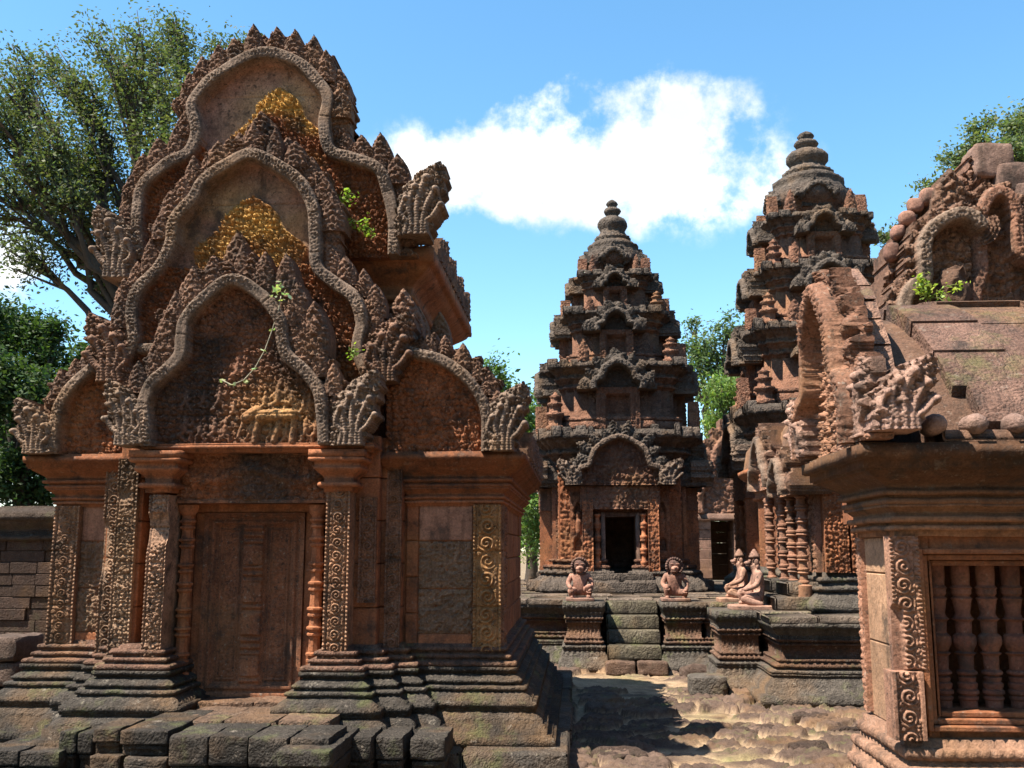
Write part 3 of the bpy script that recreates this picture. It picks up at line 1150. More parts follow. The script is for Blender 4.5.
    for a, b in ((X(145, 580, YP), pl1 + .02), (pr0, pr1)):
        m = M()
        zb = Z(722, YP, 150)
        sqstack(m, a, b, YP - .02, YP + .3, prof(zb, [('f', .12, .07), ('f', .06, .055), ('c', .08, .02), ('t', .04, .02), ('f', .03, .0)]), np.array(BROWN) * 1.2)
        m.build('pilaster_base', 'carved', root, erode=.006)
        m = M()
        zt = Z(492, YP, 340)
        sqstack(m, a - .02, b + .02, YP - .05, YP + .34, prof(zt, [('f', .03, .0), ('t', .04, .02), ('f', .03, .0), ('c', .08, .07), ('f', .04, .06), ('t', .04, .08), ('f', .05, .10)]), RED)
        m.build('capital', 'stone', root, erode=.006)

    # the stone door -----------------------------------------------------
    d0, d1 = X(203, 600, YD), X(304, 600, YD)
    dz0, dz1 = Z(697, YD, 250), Z(513, YD, 250)
    m = M()
    dc = (d0 + d1) / 2
    dw = (d1 - d0) / 2
    def doorf(U, V):
        u, v = np.abs(U - dc), np.minimum(V - dz0, dz1 - V)
        e = np.minimum(dw - u, v)
        h = np.where(e < .035, .05, np.where(e < .06, .03, np.where(e < .085, .045, 0.0)))
        inn = e >= .085
        rail = (u < .075)
        h = np.where(inn & rail, .045 + .012 * np.cos(V * 2 * pi / .05), h)
        leafp = inn & ~rail
        e2 = np.minimum(np.minimum(u - .075, dw - .085 - u), v - .085)
        h = np.where(leafp & (e2 < .025), .018, h)
        h = np.where(leafp & (e2 >= .045) & (e2 < .058), .012, h)
        h = np.where(leafp & (e2 >= .07), foliage(U, V, .045, 3) * .016, h)
        zc = (dz0 + dz1) / 2
        for k in (-.62, -.2, .12, .5):
            h = np.where((u < .07) & (np.abs(V - zc - k * .75) < .075), .07 - .02 * (u / .07), h)
        return h
    panel(m, F(YD), d0, d1, dz0, dz1, .0065, doorf, .1, lambda U, V, H: lerpc((.17, .065, .035), (.36, .155, .08), 0.5 + .6 * vnoise(np.stack((U, V, U * 0), -1), 2, 4)))
    door = m.build('door', 'relief', root)
    m = M()
    for k, (w, y) in enumerate(((.075, YD - .03), (.15, YD - .08))):
        a, b = d0 - w, d1 + w
        m.box(a, a + .075 - .003, y, YD + .14, dz0 - .06, dz1 + w - .075, np.array(RED) * .9, .006)
        m.box(b - .075 + .003, b, y, YD + .14, dz0 - .06, dz1 + w - .075, np.array(RED) * .9, .006)
        m.box(a, b, y - .002, YD + .14, dz1 + w - .072, dz1 + w, np.array(RED) * .9, .006)
    m.box(d0 - .15, d1 + .15, YD - .12, YD + .14, dz0 - .14, dz0 - .005, (.34, .17, .10), .01)
    m.build('door_frame', 'stone', root, angle=40)
    for px in (183, 315):
        cx = X(px, 600, YD - .16)
        zb, zt = Z(705, YD - .16, px), Z(505, YD - .16, px)
        pr = [(.075, zb), (.075, zb + .13), (.06, zb + .14)]
        z = zb + .16
        k = 0
        while z < zt - .12:
            for a, b in ((.042, 0), (.058, .012), (.058, .026), (.042, .034), (.048, .05), (.064, .058), (.064, .072), (.046, .082), (.040, .13 + .05 * (k % 2))):
                pr.append((a, z + b))
            z = pr[-1][1] + .012
            k += 1
        pr += [(.05, zt - .08), (.075, zt - .05), (.08, zt)]
        pr = [p_ for i_, p_ in enumerate(pr) if p_[1] <= zt]
        m = M()
        m.lathe(cx, YD - .14, pr, np.array(RED) * 1.1, 16, lambda a, z: 1 + .04 * np.cos(a * 8))
        m.build('colonnette', 'stone', root, angle=35)
    # lintel with garland
    m = M()
    l0, l1 = X(172, 480, YP), X(326, 480, YP)
    lz0, lz1 = Z(503, YP + .1, 250), Z(452, YP + .1, 250)
    lc = (l0 + l1) / 2
    def lint(U, V):
        b = (V - lz0) / (lz1 - lz0)
        vine = np.exp(-((b - .55 - .12 * np.cos((U - lc) * 9)) / .12) ** 2) * .05
        h = .02 + foliage(U, V, .06, 8) * .045 + vine + .06 * np.exp(-((U - lc) / .10) ** 2)
        return np.where((b < .06) | (b > .93), .06, h)
    panel(m, F(YP + .16), l0, l1, lz0, lz1, .0075, lint, .3, lambda U, V, H: lerpc(np.array(BROWN) * .75, np.array(RED) * .95, np.clip(.5 + vnoise(np.stack((U, V, U * 0), -1), 2.5, 6), 0, 1)))
    m.build('lintel', 'relief', root)

    # aisle cornices -----------------------------------------------------
    cprof = prof(z506 - .01, [('f', .02, .012), ('t', .025, .02), ('f', .01, .012), ('t', .025, .028), ('f', .012, .02), ('c', .04, .06), ('f', .012, .072), ('t', .03, .07), ('f', .012, .06), ('t', .03, .085), ('f', .012, .075), ('c', .07, .165), ('f', .012, .18),
                              ('f', .03, .19), ('f', .008, .205), ('f', .045, .21), ('f', .02, .185)])
    ccar = lambda S, z: .004 * np.cos(S * 2 * pi / .05)
    for x0, x1 in ((XL, -3.42), (pr1 + .37, XR)):
        m = M()
        m.moulding([(x0, YA), (x1, YA), (x1, BACK), (x0, BACK)], cprof, [np.array(RED) * (1.0 - .45 * i_ / len(cprof)) for i_ in range(len(cprof))], seg=.025, carve=ccar)
        m.build('cornice', 'stone', root, erode=.006)
    ztop = cprof[-1][1]

    # pediments ------------------------------------------------------------
    def tymp_lower(U, V, d):
        q = np.stack((U, V, U * 0), -1)
        c0 = np.tile(np.array((.27, .125, .075)), U.shape + (1,))
        h = foliage(U, V, .05, 21) * .06
        zb_ = Z(444, 7.4, 250)
        L = []
        cx = X(278, 420, 7.4)
        s = .24
        # a pyramid of riders and attendants, the lit group right of the centre, worn smaller ones around it
        L += [(cx - .13, zb_ + .21, cx + .12, zb_ + .22, .05), (cx - .15, zb_ + .2, cx - .17, zb_ + .02, .03), (cx + .13, zb_ + .2, cx + .12, zb_ + .02, .03),
              (cx + .03, zb_ + .2, cx - .02, zb_ + .02, .03), (cx - .16, zb_ + .25, cx - .24, zb_ + .20, .045), (cx - .25, zb_ + .20, cx - .30, zb_ + .05, .018), (cx - .30, zb_ + .05, cx - .25, zb_ + .01, .016)]
        for (dx_, dz_, sz, f, k) in ((0, .24, .22, 1, 0), (-.10, .24, .16, 1, 0), (.10, .24, .17, -1, 0), (.20, .20, .17, -1, 1), (.02, .40, .13, 1, 0), (-.20, .03, .15, 1, 1), (.22, .01, .18, -1, 1),
                                     (-.05, .01, .14, -1, 1), (.07, .01, .14, 1, 1), (.30, .02, .17, -1, 1), (-.34, .2, .14, 1, 1), (-.40, .02, .16, 1, 1)):
            L += figure(cx + dx_, zb_ + dz_, sz, f, k)
        for k, (px, py, sz, f) in enumerate(((185, 440, .18, 1), (200, 441, .15, -1), (215, 440, .17, 1), (186, 410, .16, -1), (204, 408, .14, 1), (310, 415, .15, -1), (298, 385, .13, 1), (220, 408, .16, 1), (238, 380, .17, 1))):
            L += figure(X(px, py, 7.4), Z(py, 7.4, 250), sz, f, k % 2)
        hf = caps(U, V, L)
        h = np.where(hf > .004, .02 + hf * 1.3 + foliage(U, V, .03, 9) * .010, h)
        # sunlit tone painted over the lit group, random dark blotches around it
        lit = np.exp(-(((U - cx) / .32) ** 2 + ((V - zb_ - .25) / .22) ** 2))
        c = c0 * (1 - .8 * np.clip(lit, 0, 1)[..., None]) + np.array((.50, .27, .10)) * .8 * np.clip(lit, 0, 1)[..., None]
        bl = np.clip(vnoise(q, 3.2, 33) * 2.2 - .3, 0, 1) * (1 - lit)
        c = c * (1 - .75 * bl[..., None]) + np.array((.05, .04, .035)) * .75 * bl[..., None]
        for py in (415, 378):
            h = h - .012 * np.exp(-((V - Z(py, 7.4, 250)) / .006) ** 2)
        return h, c
    def tymp_tri(px, ptop, pbot, Y, wpx, ochre=True, seed=0):
        u0, zt_, zb_ = X(px, pbot, Y), Z(ptop, Y, px), Z(pbot, Y, px)
        hw = wpx * Y / 1000
        def f(U, V, d):
            b = (V - zb_) / (zt_ - zb_)
            w = hw * np.clip(1 - np.clip(b, 0, 1) ** 2.2, 0, 1) ** .8 * (1 + .12 * np.sin(b * 22))
            q = np.stack((U, V, U * 0), -1)
            t = ((np.abs(U - u0) < w) & (b < 1)) | (b + .10 * vnoise(q, 5, 2) < .50)
            h = np.where(t, .03 + foliage(U, V, .042, seed) * .08, .006 * vnoise(q, 9, 3))
            pk = np.tile(np.array((.40, .215, .155)), U.shape + (1,)) * (0.85 + .35 * vnoise(q, 1.7, seed + 3))[..., None]
            for zj in (zb_ + (zt_ - zb_) * .28, zb_ + (zt_ - zb_) * .95):
                h = h - np.where(t, 0, .012) * np.exp(-((V - zj) / .005) ** 2)
            h = h - np.where(t, 0, .010) * np.exp(-((U - u0 - .06) / .005) ** 2)
            band = np.exp(-((b - .78) / .30) ** 4) if ochre else np.zeros(U.shape)
            c = np.where(t[..., None], np.array(RED) * .8, pk)
            oc = np.where(t[..., None], np.array((.78, .44, .12)), np.array((.50, .31, .155)))
            bl2 = np.clip(.75 + 1.1 * vnoise(q, 5, 8), 0, 1)
            bb = (bl2 * band * np.clip(1.3 - np.abs(U - u0) / (hw * .95), 0, 1))[..., None]
            return h, c * (1 - bb) + oc * bb
        return f

    # 1 lower
    Y1 = 7.42
    cur = xz([(153, 446), (152, 428), (150, 408), (158, 387), (172, 374), (186, 358), (188, 340), (192, 322), (212, 300), (238, 284), (266, 299), (284, 322), (287, 342), (292, 358), (309, 374), (322, 392), (326, 412), (328, 446)], Y1)
    m = M()
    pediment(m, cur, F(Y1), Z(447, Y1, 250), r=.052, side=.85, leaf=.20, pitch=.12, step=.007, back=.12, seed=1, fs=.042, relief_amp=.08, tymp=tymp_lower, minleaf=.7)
    crest(m, cur, Y1 - .03, .052, .165, .165, .30, 3, BROWN, Z(440, Y1, 250))
    for (px, pb, w, h_) in ((266, 290, 24, 36), (288, 300, 24, 48), (316, 358, 32, 58), (300, 330, 26, 50), (172, 358, 30, 54), (190, 318, 24, 44)):
        antefix(m, frm((0, Y1 - .05, 0)), X(px, pb, Y1), Z(pb, Y1, px), w * Y1 / 1000, h_ * Y1 / 1000, .0085, .2, np.array(BROWN) * .95, px)
    m.build('pediment', 'relief', root)
    # ledge under it
    m = M()
    m.moulding([(X(148, 447, Y1), Y1 - .03), (X(372, 447, Y1), Y1 - .03), (X(372, 447, Y1), Y1 + .45), (X(148, 447, Y1), Y1 + .45)],
               prof(Z(452, Y1, 250), [('f', .02, .0), ('t', .03, .015), ('f', .012, .02)]), np.array(RED) * .95, seg=.03)
    m.build('ledge', 'stone', root, erode=.004)
    m = M()
    naga(m, F(Y1 - .01), X(355, 446, Y1), Z(447, Y1, 355), .30, .56, 1, .0075, .12, 2, np.array(GREY) * 1.1)
    m.build('naga_head', 'relief', root)
    m = M()
    naga(m, F(Y1 - .01), X(133, 446, Y1), Z(447, Y1, 133), .28, .5, -1, .0075, .12, 3, np.array(GREY) * 1.1)
    m.build('naga_head', 'relief', root)

    # 2 middle
    Y2 = 7.72
    cur = xz([(128, 372), (141, 345), (139, 316), (146, 293), (165, 273), (177, 250), (181, 226), (199, 204), (208, 188), (229, 172), (255, 160), (281, 171), (303, 187), (317, 212), (319, 240), (321, 270), (337, 286), (357, 301), (365, 325), (361, 352), (372, 380)], Y2)
    m = M()
    pediment(m, cur, F(Y2), Z(385, Y2, 250), r=.055, side=.75, leaf=.19, pitch=.12, step=.0075, back=.15, seed=5, fs=.044, relief_amp=.085,
             tymp=tymp_tri(248, 198, 345, Y2, 78, True, 31), minleaf=.7)
    crest(m, cur, Y2 - .03, .055, .165, .165, .28, 5, BROWN, Z(370, Y2, 250))
    for (px, pb, w, h_) in ((298, 172, 26, 30), (222, 170, 26, 28), (335, 235, 26, 40), (241, 284, 34, 54), (216, 290, 22, 34), (268, 288, 22, 34)):
        antefix(m, frm((0, Y2 - .06, 0)), X(px, pb, Y2), Z(pb, Y2, px), w * Y2 / 1000, h_ * Y2 / 1000, .009, .2, np.array(BROWN) * .9, px)
    m.build('pediment', 'relief', root)
    for px, f in ((387, 1), (118, -1)):
        m = M()
        naga(m, F(Y2 - .02), X(px, 390, Y2), Z(385, Y2, px), .34, .55, f, .0075, .12, 4, np.array(BROWN))
        m.build('naga_head', 'relief', root)

    # 3 upper
    Y3 = 8.02
    cur = xz([(146, 262), (144, 215), (150, 190), (172, 170), (194, 158), (202, 137), (197, 112), (207, 96), (220, 84), (246, 67), (273, 60), (302, 69), (320, 87), (331, 104), (328, 130), (334, 156), (356, 164), (381, 174), (391, 198), (396, 222), (396, 262)], Y3)
    m = M()
    pediment(m, cur, F(Y3), Z(262, Y3, 250), r=.055, side=.66, leaf=.21, pitch=.125, step=.0075, back=.2, seed=9, fs=.046, relief_amp=.085,
             tymp=tymp_tri(276, 90, 230, Y3, 66, True, 41), minleaf=.72, cap=True)
    crest(m, cur, Y3 - .02, .055, .160, .185, .30, 7, BROWN, Z(240, Y3, 250))
    for (px, pb, w, h_) in ((266, 156, 40, 42), (243, 164, 22, 30), (291, 168, 24, 30)):
        antefix(m, frm((0, Y3 - .08, 0)), X(px, pb, Y3), Z(pb, Y3, px), w * Y3 / 1000, h_ * Y3 / 1000, .009, .2, np.array(BROWN) * .9, px)
    m.build('pediment', 'relief', root)
    for px, f, pb in ((420, 1, 242), (125, -1, 284)):
        m = M()
        naga(m, F(Y3 - .05), X(px, pb, Y3), Z(pb, Y3, px), .34, .62, f, .0075, .14, 6, np.array(GREY) * 1.05)
        m.build('naga_head', 'relief', root)

    # half pediments over the aisles
    YH = 7.74
    def tymp_half(U, V, d):
        c = np.tile(np.array(RED) * 1.02, U.shape + (1,))
        q = np.stack((U, V, U * 0), -1)
        h = foliage(U, V, .05, 77) * .06
        return h, c
    for pts, nx, f in (([(62, 452), (63, 430), (68, 408), (82, 386), (106, 367), (134, 352), (150, 352)], 44, -1),
                       ([(400, 352), (418, 356), (444, 363), (467, 380), (482, 400), (488, 420), (488, 452)], 504, 1)):
        m = M()
        cu = xz(pts, YH)
        zb = Z(453, YH, 450)
        if f < 0:
            cu2 = cu + [(cu[-1][0] + .25, cu[-1][1])]
        else:
            cu2 = [(cu[0][0] - .1, cu[0][1])] + cu
        pediment(m, cu2, F(YH), zb, r=.047, leaf=.16, pitch=.10, step=.0085, back=.15, seed=12 + f, fs=.045, relief_amp=.075, tymp=tymp_half, minleaf=.65)
        crest(m, cu2[1:] if f > 0 else cu2[:-1], YH - .03, .047, .14, .135, .21, 9, BROWN, zb + .1)
        m.build('half_pediment', 'relief', root)
        m = M()
        naga(m, F(YH - .03), X(nx, 453, YH), zb, .29, .52 if f > 0 else .44, f, .0075, .12, 15, np.array(GREY) * 1.1)
        m.build('naga_head', 'relief', root)

    # aisle roofs (half vaults), clerestory, nave cornice and vault ------------
    nl, nr = X(160, 330, 8.05), X(388, 330, 8.05)
    zc0 = Z(330, 8.05, 410)          # bottom of the nave cornice
    zc1 = Z(244, 8.05, 437)
    for x0, x1 in ((XL - .12, nl + .02), (XR + .12, nr - .02)):
        m = M()
        rings = []
        for t in np.linspace(0, 1, 12):
            a = t * pi / 2
            rings.append([(x0 + (x1 - x0) * (1 - cos(a)), y, ztop - .02 + (zc0 + .1 - ztop) * .62 * sin(a)) for y in (YH + .3, BACK + .05)])
        rings.append([(x1, y, ztop - .2) for y in (YH + .3, BACK + .05)])
        m.loft(rings, np.array(BROWN), cap=False, closed=False)
        m.build('aisle_roof', 'carved', root, erode=.01)
    m = M()
    m.box(nl, nr, Y3 + .06, BACK, 2.4, zc0 + .05, np.array(RED) * .9)
    m.build('clerestory', 'stone', root, angle=40)
    m = M()
    hh = zc1 - zc0
    npf = prof(zc0, [('f', hh * .08, .02), ('t', hh * .08, .05), ('f', hh * .05, .04), ('c', hh * .2, .15), ('t', hh * .08, .16), ('f', hh * .06, .15), ('c', hh * .25, .34), ('f', hh * .16, .37), ('f', hh * .04, .33)])
    m.moulding([(nl, Y3 + .40), (nr, Y3 + .40), (nr, BACK), (nl, BACK)], npf, np.array(RED) * .95, seg=.03, carve=lambda S, z: .005 * np.cos(S * 2 * pi / .06))
    m.build('nave_cornice', 'stone', root, erode=.007)
    m = M()
    zr = Z(75, Y3, 290)
    xm = X(280, 100, Y3)
    rings = []
    for t in np.linspace(0, 1, 15):
        a = pi * t
        xx = (nl + nr) / 2 - cos(a) * (nr - nl + .5) / 2 * (1 - .45 * sin(a) ** .7)
        z_ = zc1 + (zr - zc1) * sin(a) ** .8
        rings.append([(xx, y, z_) for y in (Y3 + .2, BACK + .2)])
    m.loft(rings, np.array(BROWN), cap=False, closed=False)
    m.build('nave_roof', 'carved', root, erode=.01)
    # rear gable, seen only as a silhouette and a shadow
    m = M()
    cur = xz([(144, 262), (144, 215), (172, 170), (202, 137), (207, 96), (246, 67), (273, 60), (302, 69), (331, 104), (334, 156), (381, 174), (396, 222), (396, 262)], Y3)
    pediment(m, cur, frm((0, BACK + .25, 0)), Z(262, Y3, 250), r=.07, leaf=.25, pitch=.2, step=.03, back=.25, seed=19, fs=.09, cap=True)
    m.build('rear_pediment', 'relief', root)
    # eave antefixes along the nave cornice and aisle cornice
    fx = frm((nr + .33, 0, 0), '+x')
    k = 0
    y = Y3 + .5
    while y < BACK + .2:
        m = M()
        antefix(m, fx, y, zc1 - .02, .17, .24 + .05 * ((k * 7) % 3), .02, .1, np.array(BROWN) * 1.0, k)
        m.build('antefix', 'relief', root)
        y += .21; k += 1
    fx = frm((XR + .17, 0, 0), '+x')
    y = YH + .6
    while y < BACK:
        m = M()
        antefix(m, fx, y, ztop - .02, .20, .26, .02, .1, np.array(BROWN) * 1.1, k)
        m.build('antefix', 'relief', root)
        y += .3; k += 1
    # two tall leaf acroteria standing on the aisle roof beside the clerestory
    for px, pb, w, h_, yy in ((404, 352, 40, 66, 7.9), (418, 350, 24, 46, 8.15), (440, 352, 22, 42, 8.3)):
        m = M()
        antefix(m, frm((0, yy, 0)), X(px, pb, yy), Z(pb, yy, px), w * yy / 1000, h_ * yy / 1000, .009, .12, np.array(BROWN) * 1.15, px)
        m.build('antefix', 'relief', root)
    return root


LIB = build_library()

# ------------------------------------------------------------------ terrace
TZ = 0.90


def build_terrace():
    root = thing('temple_terrace', 'low T shaped sandstone terrace with moulded sides that carries the two towers', 'terrace', (2, 14.3, 0))
    pr = prof(0.0, [('f', .09, .28), ('f', .012, .265), ('f', .05, .20), ('c', .11, .12), ('f', .012, .135), ('t', .035, .12), ('f', .02, .08), ('t', .03, .08), ('f', .02, .05), ('t', .025, .045), ('f', .12, .0), ('t', .025, .02),
                     ('f', .015, .02), ('t', .03, .045), ('f', .015, .05), ('c', .06, .09), ('f', .012, .10), ('f', .05, .115)])
    s = (TZ - .075) / pr[-1][1]
    pr = [(o, z * s) for o, z in pr]
    col = [np.array(DGREY) * 1.15 if (z < .36 or z > .66) else np.array((.12, .066, .044)) for o, z in pr]
    car = lambda S, z: .006 * np.cos(S * 2 * pi / .075) * (.3 < z < .75)
    m = M()
    m.moulding([(-6, 14.3), (2.12, 14.3), (2.12, 10.95), (9, 10.95), (9, 23), (-6, 23)], pr, col, seg=.025, carve=car)
    m.build('moulded_side', 'base', root, erode=.008, escale=6)
    # top paving slabs
    m = M()
    R = random.Random(5)
    def slabs(x0, x1, y0, y1, sx, sy):
        y = y0
        while y < y1 - .05:
            yb = min(y + sy * R.uniform(.8, 1.2), y1)
            x = x0 - R.uniform(0, .3)
            while x < x1 - .02:
                xb = min(x + sx * R.uniform(.7, 1.3), x1)
                if x1 - xb < .15: xb = x1
                a = max(x, x0)
                m.box(a + .004, xb - .004, y + .004, yb - .004, TZ - .085, TZ + R.uniform(-.012, .008), np.array((.22, .165, .125)) * R.uniform(.7, 1.2), .014)
                x = xb
            y = yb
    slabs(-6.1, 9.1, 14.17, 23, .75, .62)
    slabs(1.99, 9.1, 10.83, 14.168, .7, .6)
    m.build('paving_slabs', 'base', root, erode=.008, escale=6)
    # front stairs
    sx0, sx1 = .37, 1.07
    for i in range(4):
        m = M()
        z1 = TZ - .01 - i * .18
        y1 = 14.14 - i * .18
        m.box(sx0, sx1, y1 - .19, 14.16 - i * .004, z1 - .182, z1, np.array((.15, .125, .085)) * R.uniform(.9, 1.15), .02)
        o = m.build('stair_step', 'base', root, erode=.010, escale=6)
    # side stairs towards the left, between the other two pedestals
    for i in range(4):
        m = M()
        z1 = TZ - .01 - i * .18
        x1 = 2.06 - i * .09
        m.box(x1 - .10, 2.09 - i * .004, 12.55, 13.45, z1 - .182, z1, np.array((.075, .06, .045)) * R.uniform(.9, 1.15), .02)  # dark tint stands for the deep shade on these side steps
        m.build('stair_step', 'base', root, erode=.010, escale=6)
    # flank pedestals
    pp = prof(0.0, [('f', .10, .12), ('f', .012, .11), ('f', .05, .085), ('c', .09, .05), ('f', .012, .062), ('t', .03, .055), ('f', .02, .03), ('t', .03, .03), ('f', .015, .015), ('t', .025, .01), ('f', .15, -.005), ('t', .025, .01),
                     ('f', .015, .01), ('t', .03, .025), ('f', .012, .03), ('c', .05, .05), ('f', .012, .055), ('f', .09, .06)])
    s = (TZ - .0) / pp[-1][1]
    pp = [(o, z * s) for o, z in pp]
    pc = [np.array(DGREY) * 1.25 if (z < .36 or z > .70) else np.array((.17, .095, .062)) for o, z in pp]
    for (x0, x1, y0, y1) in ((-.15, .28, 13.5, 14.16), (1.15, 1.60, 13.5, 14.16), (1.60, 2.02, 11.72, 12.36), (1.66, 2.1, 13.52, 14.0)):
        m = M()
        m.moulding([(x0, y0), (x1, y0), (x1, y1), (x0, y1)], pp, pc, seg=.0125, carve=lambda S, z: .005 * np.cos(S * 2 * pi / .05) * (z > .2))
        m.build('stair_pedestal', 'base', root, erode=.006, escale=7)
    # wide sill stones at the foot of the front stairs
    for x0, x1 in ((.34, .72), (.735, 1.13)):
        m = M()
        m.rblock(((x0 + x1) / 2, 13.30, .085), ((x1 - x0) / 2, .14, .085), (.20, .125, .09), 13, 10, .012, 9, seed=int(x0 * 50))
        m.build('sill_stone', 'laterite', root)
    m = M()
    m.rblock((1.40, 11.5, .11), (.20, .2, .11), np.array(DGREY) * 1.4, 13, 12, .010, 9)
    m.build('corner_stone', 'base', root)


build_terrace()

# ------------------------------------------------------------------ towers
def redent(w, a=.46, b=.70, c=.84, i1=.91, cx=0, cy=0):
    q = [(w, -a * w), (w, a * w), (i1 * w, a * w), (i1 * w, b * w), (c * w, b * w), (c * w, c * w)]
    q2 = [(b * w, c * w), (b * w, i1 * w), (a * w, i1 * w), (a * w, w)]
    quad = q[1:] + q2
    pts = []
    for k in range(4):
        for x, y in quad:
            for _ in range(k):
                x, y = -y, x
            pts.append((x + cx, y + cy))
    return pts


ARCH = [(-1, 0), (-1.04, .22), (-.92, .42), (-.72, .50), (-.66, .68), (-.55, .92), (-.28, 1.12), (0, 1.22)]
ARCH = ARCH + [(-a, b) for a, b in ARCH[-2::-1]]


def prasat(m, x, y, z, w, h, col):
    """miniature tower standing on a cornice corner"""
    rings = []
    for a, b in ((.5, 0), (.5, .12), (.38, .14), (.38, .34), (.52, .40), (.52, .46), (.34, .48), (.34, .62), (.44, .67), (.44, .71), (.26, .73), (.26, .84), (.32, .88), (.14, .93), (.05, 1.0)):
        p = redent(w * a, cx=x, cy=y)
        rings.append([(u, v, z + b * h) for u, v in p])
    m.loft(rings, col)


